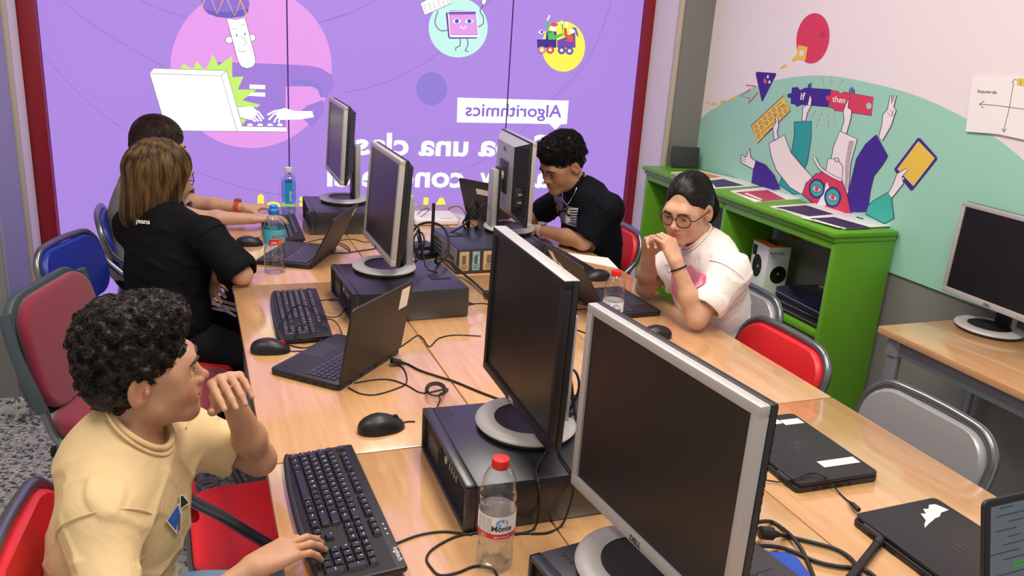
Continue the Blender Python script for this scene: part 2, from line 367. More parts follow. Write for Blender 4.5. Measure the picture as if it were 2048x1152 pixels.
for l in ([(1640, 630), (1580, 640), (1540, 662)], [(1640, 640), (1580, 655), (1548, 690)], [(1630, 655), (1592, 678), (1578, 706)], [(1630, 668), (1608, 690), (1606, 708)]): A.line('v_white', l, 10); A.k -= 1
for x in (1440, 1498, 1556, 1613): A.poly('v_white', [(x-17, 725), (x-13, 714), (x, 711), (x+13, 714), (x+17, 725)], up=0)
A.o = (640, 0, 2.88); A.k = 3
A.ell('v_blue', (643, 510), 89, 95)
A.ell('v_mint', (796, 160), 170, 171, n=56)
A.poly('v_white', [(578, 20), (628, -10), (752, -12), (755, 20), (605, 87)], line='v_grey')
for r in range(3):
    for c in range(6): A.ell('v_grey', (603+c*26+r*3, 32+r*15-c*9.5), 6.5, n=12); A.ell('v_white', (603+c*26+r*3, 32+r*15-c*9.5), 4.4, n=12); A.k -= 2
for l in ([(680, 62), (662, 125), (680, 165), (705, 178), (738, 172)], [(908, 157), (940, 135), (938, 95), (922, 60), (945, 25)], [(808, 222), (806, 262), (783, 275), (783, 293)], [(848, 222), (852, 258), (837, 290), (855, 296)]): A.line('v_grey', l, 6, smooth=6); A.k -= 1
A.poly('v_violet', [(735, 66), (752, 60), (898, 62), (914, 212), (900, 222), (748, 224), (738, 214), (724, 78)])
A.poly('v_white', [(735, 64), (900, 62), (916, 214), (748, 214)]); A.poly('v_violet', [(738, 68), (897, 66), (899, 80), (740, 82)], up=0)
A.poly('v_pink', [(744, 84), (896, 82), (908, 200), (754, 200)], line='v_violet')
for x in (788, 860):
    A.poly('v_white', [(x-25, 124), (x-12, 110), (x+4, 107), (x+25, 122), (x+8, 136), (x-10, 135)]); A.ell('v_eye', (x, 122), 13); A.ell('v_navy', (x, 122), 6); A.k -= 2
A.line('v_white', [(810, 152), (825, 164), (842, 152)], 6, smooth=6)
A.poly('v_white', [(930, 5), (945, -10), (960, -4), (950, 28), (934, 24)], line='v_grey'); A.k = 3
A.ell('v_yellow', (1402, 268), 125, 145, n=56)
A.poly('v_navy', [(1250, 228), (1300, 226), (1305, 178), (1362, 182), (1362, 275), (1252, 275)]); A.poly('v_leaf', [(1318, 190), (1345, 182), (1352, 205), (1398, 190), (1386, 120), (1400, 125), (1400, 205), (1350, 228), (1316, 228), (1302, 120), (1318, 125)], up=0)
A.poly('v_violet', [(1366, 232), (1400, 220), (1470, 185), (1472, 275), (1366, 275)]); A.poly('v_red', [(1405, 160), (1420, 162), (1425, 200), (1455, 205), (1458, 240), (1410, 238), (1430, 222), (1405, 205)])
A.k += 1
A.ell('v_white', (1344, 162), 17); A.ell('v_red', (1350, 142), 20, 12); A.ell('v_white', (1452, 178), 14); A.poly('v_hat2', [(1446, 160), (1475, 158), (1492, 215), (1478, 205), (1468, 175)])
A.poly('v_white', [(1255, 186), (1275, 171), (1298, 184), (1278, 198)]); A.ell('v_violet', (1278, 184), 9)
for x, y, m in ((1278, 287, 'v_orange'), (1326, 287, 'v_red'), (1392, 290, 'v_violet'), (1437, 293, 'v_hat2')): A.ell(m, (x, y), 21, line='v_navy', lw=3); A.ell('v_white', (x, y), 9, n=20); A.k -= 3
A.line('v_white', [(1310, 118), (1323, 88)], 8); A.line('v_white', [(1392, 118), (1394, 140)], 8); A.line('v_white', [(1420, 160), (1422, 128)], 8)
A.k = 3
A.poly('v_txt', [(792, 562), (1433, 580), (1422, 715), (1388, 716), (1355, 748), (1322, 714), (788, 705)])
A.mb.build('illustration_film', A.mats, WIN, ang=0)
T = Art(wpl, .00012); T.k = 6
M['v_letter'] = glow('v_letter', '8a68cf')
T.text('v_letter', 'Algorithmics', (1122, 234.5), (930, 231.5), 25.5, True, .012); T.k = 3
T.text('v_txt', 'una clase', (938, 311.5), (675, 307.5), 43, True, .028); T.text('v_txt', 'Sepa', (1098, 312), (957, 311), 43, True, .028)
T.text('v_txt', 'conoce el', (928, 374), (655, 371.5), 43, True, .028); T.text('v_txt', 'y', (981, 374), (957, 374), 43, True, .028); T.text('v_txt', 'a', (1097, 374), (1069, 374), 43, True, .028)
T.text('v_yellow', 'mundo', (1106, 436), (923, 436), 42, True, .028); T.text('v_yellow', 'Algorithmics!', (902, 437), (511, 433), 42, True, .028)
T.mb.build('window_lettering', T.mats, WIN, ang=0)

# ------------------------------------------------------------------ printed mural on the right wall
for k, c in (('m_white', 'ece2e2'), ('m_teal', '9dd2bc'), ('m_red', 'd8405e'), ('m_dred', 'c63a58'), ('m_yellow', 'eac550'), ('m_purple', '43298f'), ('m_dark', '3a2270'), ('m_line', '3c2a78'), ('m_skin', 'f3e6e4'),
             ('m_sea', '2f9f9c'), ('m_jade', '3db5a0'), ('m_pink', 'e0607a'), ('m_navy', '2b1f63')): mm(k, c, .55, spec=.3)
mm('m_stipple', 'b9aeb2', .6, var=.25, vscale=160)
mur = thing('wall_mural', 'large printed mural of raised hands on a teal hill above the green shelf', 'mural', (WX, 2.0, .785))
MI = mur.matrix_basis.inverted() if False else Matrix.Translation((-WX, -2.0, -.785))
mb = MB(); mb.box((.004, .0, 1.155), (.008, 4.12, 2.31)); mb.build('mural_panel', 'm_white', mur)
def mpl(px, py, d): return MI @ atx(px, py, WX-.0006-d)
Q = Art(mpl, .00005); Q.o = (1300, 0, 2.738)
Lm = 'm_line'
hill = [(265, 662), (340, 600), (480, 520), (600, 465), (760, 425), (920, 413), (1060, 425), (1230, 460), (1400, 505), (1560, 565), (1740, 655), (1880, 745), (2048, 880), (2280, 1120), (2460, 1400), (2560, 1700), (2620, 1960)]
pts = [(v.x, v.y) for v in spline([(a, b, 0) for a, b in hill], 5)]
vs = [Q.P(p) for p in pts]; zb = .0005; y0 = 2.06
hp = [(v.x, min(v.y, y0), v.z) for v in vs if v.z > zb] + [(vs[0].x, vs[-1].y, zb), (vs[0].x, min(vs[0].y, y0), zb)]
Q.mb.poly(hp, Q.mi('m_teal')); Q.k = 2
Q.ell('m_red', (892, 210), 90, 139, 8, n=56); Q.ell('m_dred', (945, 190), 20)
Q.poly('m_yellow', [(812, 247), (863, 257), (850, 335), (800, 325)]); Q.poly('m_white', [(822, 275), (844, 279), (838, 307), (817, 303)]); Q.poly('m_yellow', [(800, 300), (808, 328), (782, 338), (774, 328)], up=0)
for l in ([(714, 376), (747, 354)], [(335, 571), (366, 568)], [(385, 561), (413, 550)], [(440, 545), (471, 530)]): Q.line('m_yellow', l, 11); Q.k -= 1
Q.ell('m_yellow', (318, 561), 6, n=10)
Q.poly('m_purple', [(585, 393), (686, 400), (692, 408), (617, 556), (611, 554), (578, 402)]); Q.ell('m_white', (645, 420), 6, 9, n=14); Q.ell('m_white', (654, 449), 6, 9, n=14); Q.poly('m_pink', [(628, 425), (640, 445), (634, 460), (624, 455), (622, 438)])
Q.line('m_red', [(580, 474), (525, 465), (550, 491), (492, 527), (545, 537), (540, 566), (592, 505)], 6)
for l in ([(946, 425), (951, 472)], [(995, 418), (991, 468)], [(1058, 438), (1032, 476)], [(908, 605), (886, 640)], [(942, 615), (908, 702)], [(975, 628), (978, 710)], [(1005, 625), (1020, 690)]):
    for t in (0, .36, .72):
        a, b = l; Q.line('m_pink', [(a[0]+(b[0]-a[0])*t, a[1]+(b[1]-a[1])*t), (a[0]+(b[0]-a[0])*(t+.22), a[1]+(b[1]-a[1])*(t+.22))], 3); Q.k -= 1
Q.k += 1
for l in ([(866, 482), (868, 462)], [(873, 484), (874, 457)], [(881, 484), (882, 452)], [(1094, 508), (1092, 486)], [(1102, 508), (1102, 476)], [(1110, 510), (1111, 480)], [(1117, 512), (1119, 490)]): Q.line('m_purple', l, 6); Q.k -= 1
# teal sleeve and hand under "if"
Q.poly('m_sea', [(788, 668), (885, 663), (882, 760), (862, 890), (780, 1062), (705, 1012), (770, 860), (790, 740)], Lm)
Q.poly('m_skin', [(832, 662), (836, 590), (862, 570), (872, 520), (886, 545), (882, 580), (862, 620), (852, 662)], Lm)
K0 = Q.k
Q.poly('m_purple', [(778, 480), (808, 477), (822, 494), (850, 481), (990, 490), (975, 586), (830, 573), (806, 584), (790, 570), (770, 567)], 'm_dark', 2); Q.ell('m_purple', (765, 524), 13, n=20)
Q.poly('m_red', [(992, 492), (1030, 499), (1042, 514), (1060, 503), (1223, 532), (1213, 633), (1030, 607), (1012, 606), (1000, 592), (978, 588)], 'm_dark', 2); Q.ell('m_red', (976, 537), 14, n=20); Q.ell('m_teal', (1198, 580), 15, 18, n=20)
Q.text('m_white', 'if', (820, 545), (846, 547), 40, bold=.02); Q.text('m_white', 'then', (997, 556), (1068, 566), 33, bold=.02)
Q.poly('m_skin', [(862, 575), (876, 516), (886, 545), (881, 578)], Lm)
Q.poly('m_sea', [(705, 1012), (722, 960), (770, 1010), (830, 1062), (790, 1065)], Lm)
# keyboard raised by a pale sleeve
Q.poly('m_yellow', [(555, 688), (733, 523), (768, 607), (588, 785)], Lm, 4)
for r in range(3):
    for c in range(7):
        if (r == 0 and c > 4) or (r == 2 and c in (1, 2, 3)): continue
        x = 580+c*24.5+r*7.5; y = 694-c*23+r*26; Q.ell('m_line', (x, y), 9.5, n=14); Q.ell('m_yellow', (x, y), 6.6, n=14); Q.k -= 2
Q.k += 2
for a, b in (((697, 590), (724, 566)), ((612, 738), (690, 672))): Q.line('m_line', [a, b], 20); Q.line('m_yellow', [a, b], 14)
Q.poly('m_skin', [(680, 765), (672, 700), (690, 668), (684, 628), (700, 645), (705, 690), (696, 720), (702, 757)], Lm)
Q.poly('m_skin', [(652, 785), (735, 740), (772, 835), (830, 905), (890, 972), (838, 1068), (765, 1025), (690, 930), (662, 850)], Lm)
Q.poly('m_stipple', [(838, 1066), (850, 1000), (878, 985), (888, 975), (860, 1040)], up=1)
# pale sleeve with cap wearer
Q.poly('m_skin', [(1040, 718), (1135, 762), (1100, 890), (1085, 1060), (1060, 1060), (990, 880), (1005, 800)], Lm)
Q.poly('m_stipple', [(1090, 770), (1120, 770), (1095, 880), (1082, 1040), (1066, 1040), (1070, 880)])
Q.poly('m_skin', [(1046, 720), (1062, 660), (1058, 610), (1072, 570), (1090, 540), (1084, 590), (1105, 605), (1100, 650), (1076, 732)], Lm)
Q.poly('m_purple', [(1238, 737), (1302, 855), (1275, 900), (1225, 965), (1205, 1050), (1192, 1160), (1085, 1160), (1085, 1060), (1130, 870), (1180, 790)], Lm)
Q.poly('m_skin', [(1252, 748), (1268, 690), (1276, 625), (1300, 600), (1314, 523), (1322, 522), (1322, 570), (1340, 521), (1350, 523), (1334, 585), (1348, 604), (1320, 690), (1272, 772)], Lm)
for l in ([(1300, 615), (1318, 640)], [(1318, 600), (1330, 635)], [(1334, 600), (1322, 640)]): Q.line('m_line', l, 2.5); Q.k -= 1
Q.poly('m_purple', [(1466, 755), (1480, 757), (1570, 858), (1572, 872), (1438, 1040), (1426, 1042), (1340, 935), (1338, 924)]); Q.poly('m_yellow', [(1470, 772), (1560, 866), (1442, 1020), (1354, 926)]); Q.ell('m_white', (1386, 978), 6, n=12)
Q.poly('m_skin', [(1302, 1062), (1322, 1088), (1388, 1005), (1380, 968), (1412, 932), (1402, 922), (1352, 952), (1330, 1012)], Lm)
Q.poly('m_jade', [(1300, 1055), (1322, 1085), (1336, 1196), (1284, 1224), (1180, 1172), (1195, 1125), (1225, 1098)], Lm)
Q.poly('m_skin', [(580, 885), (552, 862), (545, 810), (534, 840), (528, 862), (500, 845), (495, 888), (515, 900), (570, 928)], Lm)
for y in (853, 866, 879): Q.line('m_line', [(498, y), (526, y+8)], 2.5); Q.k -= 1
Q.poly('m_purple', [(580, 880), (632, 903), (680, 960), (712, 1035), (660, 1040), (556, 1000), (566, 930)], Lm)
# red haired figure in cap and goggles
Q.poly('m_red', [(832, 1062), (855, 1005), (905, 955), (960, 935), (1050, 985), (1078, 1060), (1100, 1170), (1000, 1170), (900, 1120)], Lm)
Q.poly('m_skin', [(975, 870), (1025, 868), (1056, 915), (1050, 992), (962, 938)], Lm)
Q.line('m_line', [(899, 862), (930, 918), (985, 958), (1047, 988)], 18, smooth=5); Q.line('m_skin', [(899, 862), (930, 918), (985, 958), (1047, 988)], 12, smooth=5); Q.ell('m_skin', (1022, 875), 11, line=Lm)
Q.poly('m_skin', [(912, 1120), (945, 1060), (968, 990), (985, 1030), (960, 1060), (965, 1130)], Lm)
for x, y, r in ((913, 1033, 44), (1000, 1080, 46)):
    Q.ell('m_purple', (x, y), r, r*1.22); Q.ell('m_jade', (x, y), r*.78, r*.98)
    Q.poly('m_white', [(x-26, y-4), (x-6, y-20), (x+10, y-14), (x+26, y+8), (x+8, y+20), (x-12, y+18)], Lm); Q.ell('m_pink', (x, y), 12, 17); Q.ell('m_dred', (x, y), 5, 7); Q.k -= 6
Q.o = (1200, 320, 2.88); Q.k = 3
Q.poly('m_navy', [(1000, 330), (1120, 360), (1356, 445), (1350, 520), (1200, 452), (1090, 412), (1030, 375)]); Q.ell('m_dred', (1140, 408), 56, 50, 20); Q.ell('m_dred', (1330, 475), 38, 45)
Q.mb.build('mural_print', Q.mats, mur, ang=0)

# sheet with hand drawn axes taped over the mural
po = thing('paper_sheet', 'white sheet with hand-drawn axis arrows taped high on the mural', 'paper', (WX-.01, 2.3, 1.5))
PI = Matrix.Translation((-(WX-.01), -2.3, -1.5))
def ppl(px, py, d): return PI @ atx(px, py, WX-.010-d)
R_ = Art(ppl, .0002)
c = [(1945, 151), (2036, 152), (2130, 158), (2120, 292), (2060, 282), (1994, 268), (1931, 263), (1938, 205)]
top = [R_.P(p, 0) for p in c]; bk = [v+Vector((.0015, 0, 0)) for v in top]; n = len(c)
mb = MB(); mb.add(top+bk, [tuple(range(n)), tuple(range(n, 2*n))[::-1]]+[(i, (i+1) % n, n+(i+1) % n, n+i) for i in range(n)]); mb.build('sheet', 'paper', po, ang=0)
R_.o = (1300, 0, 2.738)
for l in ([(1992, 450), (1968, 588), (1936, 722)], [(1806, 570), (1900, 578), (2048, 598), (2200, 612)], [(1980, 452), (2000, 432), (2022, 448)], [(1830, 552), (1804, 570), (1826, 592)], [(1926, 702), (1937, 722), (1950, 706)]): R_.line('ink', l, 3)
R_.text('ink', 'Izquierda', (1790, 506), (1896, 514), 17); R_.poly('m_yellow', [(2012, 428), (2048, 430), (2046, 470), (2010, 466)]); R_.line('green', [(2028, 465), (2032, 436)], 4)
R_.text('ink', 'Derecha', (2062, 540), (2150, 548), 17)
R_.mb.build('drawing', R_.mats, po, ang=0)
# ------------------------------------------------------------------ desks
PIH = math.pi/2
DZ = .75
def desk(name_label, x0, x1, y0, y1, group='school desks pushed together into one long table'):
    cx, cy = (x0+x1)/2, (y0+y1)/2; w, d = x1-x0, y1-y0
    t = thing('school_desk', name_label, 'desk', (cx, cy, 0), 0, group)
    mb = MB(); mb.box((0, 0, DZ-.0115), (w, d, .023), .003); mb.build('tabletop', 'wood', t)
    mb = MB()
    for s in (-1, 1):
        mb.box((s*(w/2-.045), 0, DZ-.045), (.03, d-.12, .044), .003); mb.box((0, s*(d/2-.045), DZ-.045), (w-.12, .03, .044), .003)
    mb.build('frame', 'desk_leg', t)
    for sx_ in (-1, 1):
        for sy in (-1, 1):
            mb = MB(); X = Matrix.Translation((sx_*(w/2-.045), sy*(d/2-.045), 0)); mb.lathe([(.02, .012), (.02, DZ-.0235)], 20, X=X); mb.lathe([(.014, 0), (.023, .002), (.023, .014), (.02, .016)], 20, X=X); mb.build('leg', 'desk_leg', t)
    return t
xs = [(.118, .6215), (.6245, 1.1155), (1.1185, 1.612)]; ys = [(2.868, 4.11), (1.620, 2.862), (.376, 1.616)]
cn = ['left', 'middle', 'right']
DL = {(0, 0): 'beech desk under the curly-haired and grey-shirted pupils\' screens by the window, left column', (1, 0): 'beech desk in the middle column nearest the purple window, carrying cables and a router',
      (2, 0): 'beech desk in front of the boy with the digital watch', (0, 1): 'beech desk carrying the tangled keyboard and the open laptop on the left',
      (1, 1): 'beech desk in the middle column between the red-capped bottle laptop and the left laptop', (2, 1): 'beech desk on which the girl in white rests her elbows',
      (0, 2): 'beech desk under the black keyboard the boy in beige types on', (1, 2): 'beech desk in the middle of the near row behind the large silver screen', (2, 2): 'beech desk carrying the two closed black laptops'}
DL[(0, 0)] = 'beech desk under the blue-capped bottle, at the window end of the left side'
for i, (a, b) in enumerate(xs):
    for j, (c, d) in enumerate(ys): desk(DL[(i, j)], a, b, c, d)
sd = thing('side_desk', 'beech desk with round grey legs against the mural wall', 'desk', (2.452, 1.46, 0))
mb = MB(); mb.box((0, 0, DZ-.0125), (.484, 1.23, .025), .003); mb.build('tabletop', 'wood', sd)
mb = MB(); mb.box((-.2, 0, DZ-.055), (.03, 1.1, .06), .003); mb.box((.2, 0, DZ-.055), (.03, 1.1, .06), .003); mb.box((0, .56, DZ-.055), (.4, .03, .06), .003); mb.box((0, -.56, DZ-.055), (.4, .03, .06), .003); mb.build('frame', 'desk_leg', sd)
for x in (-.2, .2):
    for y in (-.56, .56):
        mb = MB(); X = Matrix.Translation((x, y, 0)); mb.lathe([(.024, 0), (.024, DZ-.09), (.03, DZ-.088), (.03, DZ-.027)], 24, X=X); mb.build('leg', 'desk_leg', sd)

# ------------------------------------------------------------------ green shelf unit
SZ = .965; SX0, SX1, SY0, SY1 = 2.385, 2.690, 2.53, 4.055
sh = thing('shelf_unit', 'bright green open shelf unit standing against the mural wall', 'shelf', (SX0, SY0, 0))
def sbox(name, x0, x1, y0, y1, z0, z1, bev=.003, m='green'):
    mb = MB(); mb.box(((x0+x1)/2-SX0, (y0+y1)/2-SY0, (z0+z1)/2), (x1-x0, y1-y0, z1-z0), bev); return mb.build(name, m, sh)
mb = MB(); mb.box(((SX1-SX0)/2-.012, (SY1-SY0)/2, SZ-.011), (SX1-SX0+.024, SY1-SY0+.024, .022), .006); mb.box(((SX1-SX0)/2-.006, (SY1-SY0)/2, SZ-.032), (SX1-SX0+.010, SY1-SY0+.010, .02), .004); mb.build('shelf_top', 'green', sh)
sbox('side_panel', SX0, SX1, SY0, SY0+.022, 0, SZ-.042); sbox('side_panel', SX0, SX1, SY1-.022, SY1, 0, SZ-.042); sbox('divider_panel', SX0+.004, SX1, 3.285, 3.307, 0, SZ-.042)
sbox('shelf_board', SX0+.012, SX1, SY0+.022, 3.285, .505, .527); sbox('shelf_board', SX0+.012, SX1, SY0+.022, 3.285, .08, .102); sbox('shelf_board', SX0+.012, SX1, 3.307, SY1-.022, .08, .102)
sbox('rail', SX0, SX0+.018, SY0+.022, 3.285, SZ-.075, SZ-.042); sbox('rail', SX0, SX0+.018, 3.307, SY1-.022, SZ-.075, SZ-.042)

def sheets(name, label, px, z, m, quads, group='printed brochures on the green shelf', lift=.004):
    P = [at(x, y, z) for x, y in px]; c = sum(P, Vector())/len(P); t = thing(name, label, 'brochure', (c.x, c.y, z), 0, group)
    L0 = [(p-c) for p in P]; L0 = [Vector((p.x, p.y, 0)) for p in L0]
    mb = MB(); mb.prism([(p.x, p.y) for p in L0], 0, lift, .0005); mb.build('pages', 'paper', t)
    mats = []; mb = MB()
    for mk, q, dz in quads:
        if mk not in mats: mats.append(mk)
        v = [at(x, y, z+lift)-Vector((c.x, c.y, z)) for x, y in q]; mb.poly([(a.x, a.y, lift+dz) for a in v], mats.index(mk))
    mb.build('printing', mats, t, ang=0); return t
for k, c in (('b_orange', 'd78f35'), ('b_violet', '3d3560'), ('b_pink', 'c0405c'), ('b_plum', '3b2350')): mm(k, c, .6)
sheets('brochure', 'brochure with orange and dark violet blocks on the shelf behind the dark-haired girl', [(1341, 346), (1402, 342), (1530, 372), (1432, 378)], SZ,  'paper', [('b_orange', [(1346, 347), (1400, 343.5), (1441, 354), (1402, 358.5)], .0004), ('b_violet', [(1420, 361), (1447, 358), (1488, 371), (1432, 375)], .0004), ('m_line', [(1466, 353), (1480, 355.5), (1478, 357), (1464, 354.6)], .0004)])
sheets('brochure', 'brochure with a crimson block, middle one of the shelf top', [(1460, 383), (1566, 371), (1627, 397), (1510, 405)], SZ, 'paper', [('b_pink', [(1470, 384.5), (1535, 380), (1572, 399), (1524, 402.5)], .0004), ('b_violet', [(1566, 381), (1580, 384), (1578, 386), (1564, 383)], .0004), ('paper', [(1488, 387), (1494, 386), (1526, 399), (1520, 400)], .0006)])
sheets('brochure', 'plum-coloured brochure lying half under another at the near end of the shelf', [(1540, 414), (1640, 407), (1690, 428), (1608, 436)], SZ, 'paper', [('b_plum', [(1550, 415), (1612, 410.5), (1676, 431), (1622, 434)], .0004), ('paper', [(1556, 418), (1562, 417.5), (1612, 432), (1606, 433)], .0006)])
sheets('brochure', 'open plum and white brochure on the near corner of the shelf', [(1602, 436), (1705, 427), (1786, 453), (1688, 458.5)], SZ+.0042, 'paper', [('b_plum', [(1618, 437), (1668, 434), (1742, 455), (1695, 457)], .0004), ('b_violet', [(1714, 433), (1728, 437), (1726, 439), (1712, 435)], .0004), ('paper', [(1622, 440), (1630, 439), (1685, 455), (1677, 456)], .0006)])
# dark tablet leaning in the corner of the shelf
tb = thing('tablet_computer', 'small black tablet leaning upright at the column end of the green shelf', 'tablet', (2.585, 3.985, SZ), math.radians(-14))
X = Matrix.Rotation(math.radians(-10), 4, 'X'); mb = MB(); mb.prism(rrect(.158, .116, .006), -.006, .006, .0015, X=X @ Matrix.Translation((0, 0, .0605)) @ Matrix.Rotation(PIH, 4, 'X')); mb.build('case', 'dark_grey', tb)
mb = MB(); mb.box((-.074, -.0075, .014), (.004, .002, .02), X=X); mb.build('badge', 'black_gloss', tb)
# speaker box and stacked laptops on the shelf board
bx = thing('speaker_box', 'white speaker carton with an orange top inside the green shelf', 'box', (2.565, 3.125, .5275), math.radians(-6))
mb = MB(); mb.box((0, 0, .115), (.118, .14, .23), .002); mb.build('carton', 'white_card', bx)
mb = MB(); mb.box((0, 0, .2315), (.12, .142, .003), .001); mb.box((0, 0, .2345), (.02, .09, .004), .001, 1); mb.build('top_flap', ['orange_card', 'rubber'], bx)
mb = MB(); mb.text('PLAYLIST', .019, frame((-.050, -.0706, .193), (1, 0, 0), (0, 0, 1)), 0, .02); mb.text('Wireless speaker', .006, frame((-.050, -.0706, .182), (1, 0, 0), (0, 0, 1)))
mb.add([(.010+.043*math.cos(a*.157), -.0706, .095+.043*math.sin(a*.157)) for a in range(40)], [tuple(range(40))], 1)
mb.add([(-.0596, .01+.04*math.cos(a*.157), .12+.055*math.sin(a*.157)) for a in range(40)], [tuple(range(40))[::-1]], 1)
mb.box((.008, -.0708, .10), (.012, .001, .009), 0, 2); mb.box((-.0598, .0, .12), (.001, .016, .012), 0, 2); mb.box((-.0598, .045, .19), (.001, .035, .05), 0, 1); mb.build('printing', ['ink', 'black_plastic', 'orange_card'], bx, ang=0)
zz = .5275
for k, (w, d, h, lb, yy, rr) in enumerate([(.34, .25, .030, 'closed black laptop at the bottom of the stack in the green shelf', 2.727, 90), (.335, .245, .026, 'closed black laptop in the middle of the stack in the green shelf', 2.732, 92),
                                   (.34, .25, .036, 'closed glossy dark blue laptop on top of the stack in the green shelf', 2.735, 87)]):
    t = thing('laptop', lb, 'laptop', (2.555, yy, zz), math.radians(rr), 'laptops stacked in the green shelf')
    mb = MB(); mb.prism(rrect(w, d, .02), .0, h*.5, .003); mb.build('base', 'black_plastic', t)
    mb = MB(); mb.prism(rrect(w, d, .02), h*.52, h, .004); mb.build('lid', 'lid_blue' if k == 2 else 'laptop_lid_dark', t) if 'lid_blue' in M else mb.build('lid', mm('lid_blue', '14152e', .18) if k == 2 else 'laptop_lid_dark', t)
    mb = MB(); mb.prism(rrect(w+.002, d+.002, .021), h*.49, h*.53); mb.build('trim_strip', 'silver', t)
    if k == 2:
        mb = MB(); mb.lathe([(.04, h), (.04, h+.0006)], 28, X=Matrix.Scale(.6, 4, (0, 1, 0))); mb.build('badge', 'black_gloss', t); mb = MB(); mb.box((-.12, -.1, h+.0006), (.07, .03, .0008)); mb.box((.12, -.1, h+.0006), (.05, .02, .0008)); mb.build('sticker', 'sticker', t)
    zz += h+.0006

# ------------------------------------------------------------------ folding chairs
def folding_chair(name, label, loc, az, colour, cat='chair', group='tube framed folding chairs', hb=.80):
    # faces local +Y; origin on the floor under the seat centre
    t = thing(name, label, cat, loc, az-PIH, group)
    mb = MB(); mb.prism(rrect(.38, .38, .07, 6), .432, .452, .007, seg=3); o = mb.build('seat', colour, t)
    mb = MB(); mb.tube([(x*1.02, y*1.02-.0, .430) for x, y in rrect(.38, .38, .075, 6)], .009, 8, closed=True); mb.build('seat_rim', 'tube', t)
    # padded back panel, slightly curved
    bm = MB(); n = 16; k = 8; prof = rrect(.39, .235, .085, 6)
    vs = []; m = len(prof)
    for off in (.0, .012, .02):
        for x, z in prof:
            sc = 1 if off < .015 else .955
            vs.append((x*sc, -.225+.09*(x*x)/.04*.2+off-(z*sc)*.22, .675+z*sc))
    fs = [tuple(range(m))]+[(a+L*m, (a+1) % m+L*m, (a+1) % m+(L+1)*m, a+(L+1)*m) for L in range(2) for a in range(m)]+[tuple(range(2*m, 3*m))[::-1]]
    bm.add(vs, fs); bm.build('backrest', colour, t, ang=50)
    # front loop: from the front feet up past the seat and around the back panel
    L = []
    for s in (-1, 1):
        leg = [(s*.205, .235, .012), (s*.205, .06, .40), (s*.205, -.10, .58), (s*.205, -.19, .66)]
        L.append(leg)
    arc = [(-.205, -.215, .70), (-.195, -.232, .755), (-.15, -.244, .795), (-.07, -.25, .803), (0, -.252, .804), (.07, -.25, .803), (.15, -.244, .795), (.195, -.232, .755), (.205, -.215, .70)]
    path = L[0]+arc+L[1][::-1]
    mb = MB(); mb.tube(path, .0125, 12, smooth=6); mb.build('frame', 'tube', t)
    for s in (-1, 1):
        mb = MB(); mb.tube([(s*.178, .10, .425), (s*.178, -.10, .21), (s*.178, -.25, .012)], .011, 10, smooth=4); mb.build('leg', 'tube', t)
    mb = MB(); mb.tube([(-.178, -.2, .1), (.178, -.2, .1)], .008, 8); mb.tube([(-.205, .175, .145), (.205, .175, .145)], .008, 8); mb.build('crossbar', 'tube', t)
    for s in (-1, 1):
        for p in ((s*.205, .237, 0), (s*.178, -.252, 0)): mb = MB(); mb.lathe([(.012, 0), (.017, .002), (.016, .03), (.0125, .036)], 14, X=Matrix.Translation(p)); mb.build('foot_cap', 'rubber', t)
    return t
R90 = math.radians
folding_chair('folding_chair', 'red folding chair standing empty between the boy in beige and the burgundy chair', (.15, 1.88, 0), R90(2), 'chair_red')
folding_chair('folding_chair', 'red folding chair the boy in beige sits on', (-.07, 1.40, 0), R90(-5), 'chair_red')
folding_chair('folding_chair', 'blue folding chair standing empty behind the burgundy chair', (-.225, 3.275, 0), R90(-23), 'chair_blue')
folding_chair('folding_chair', 'blue folding chair of the pupil in the grey shirt', (-.12, 3.83, 0), R90(2), 'chair_blue')
folding_chair('folding_chair', 'red folding chair of the boy in the black printed shirt', (1.64, 3.36, 0), R90(183), 'chair_red')
folding_chair('folding_chair', 'grey folding chair the girl in white sits on', (1.66, 2.40, 0), R90(182), 'chair_grey')
folding_chair('folding_chair', 'red folding chair standing empty next to the girl in white', (1.485, 1.955, 0), R90(181), 'chair_red')
folding_chair('folding_chair', 'grey folding chair pushed in beside the two closed laptops', (1.52, 1.42, 0), R90(181), 'chair_grey')
st_ = thing('stool', 'red padded stool mostly hidden beneath the long-haired pupil in black', 'stool', (.03, 3.0, 0))
mb = MB(); mb.lathe([(.14, .435), (.165, .438), (.17, .452), (.165, .466), (.12, .47), (0, .47)], 36); mb.build('seat', 'chair_red', st_)
for k in range(4):
    a = .785+k*PIH; mb = MB(); mb.tube([(.11*math.cos(a), .11*math.sin(a), .436), (.17*math.cos(a), .17*math.sin(a), 0)], .011, 10); mb.build('leg', 'tube', st_)
mb = MB(); mb.tube([(.145*math.cos(a*.262), .145*math.sin(a*.262), .18) for a in range(24)], .007, 8, closed=True); mb.build('foot_ring', 'tube', st_)

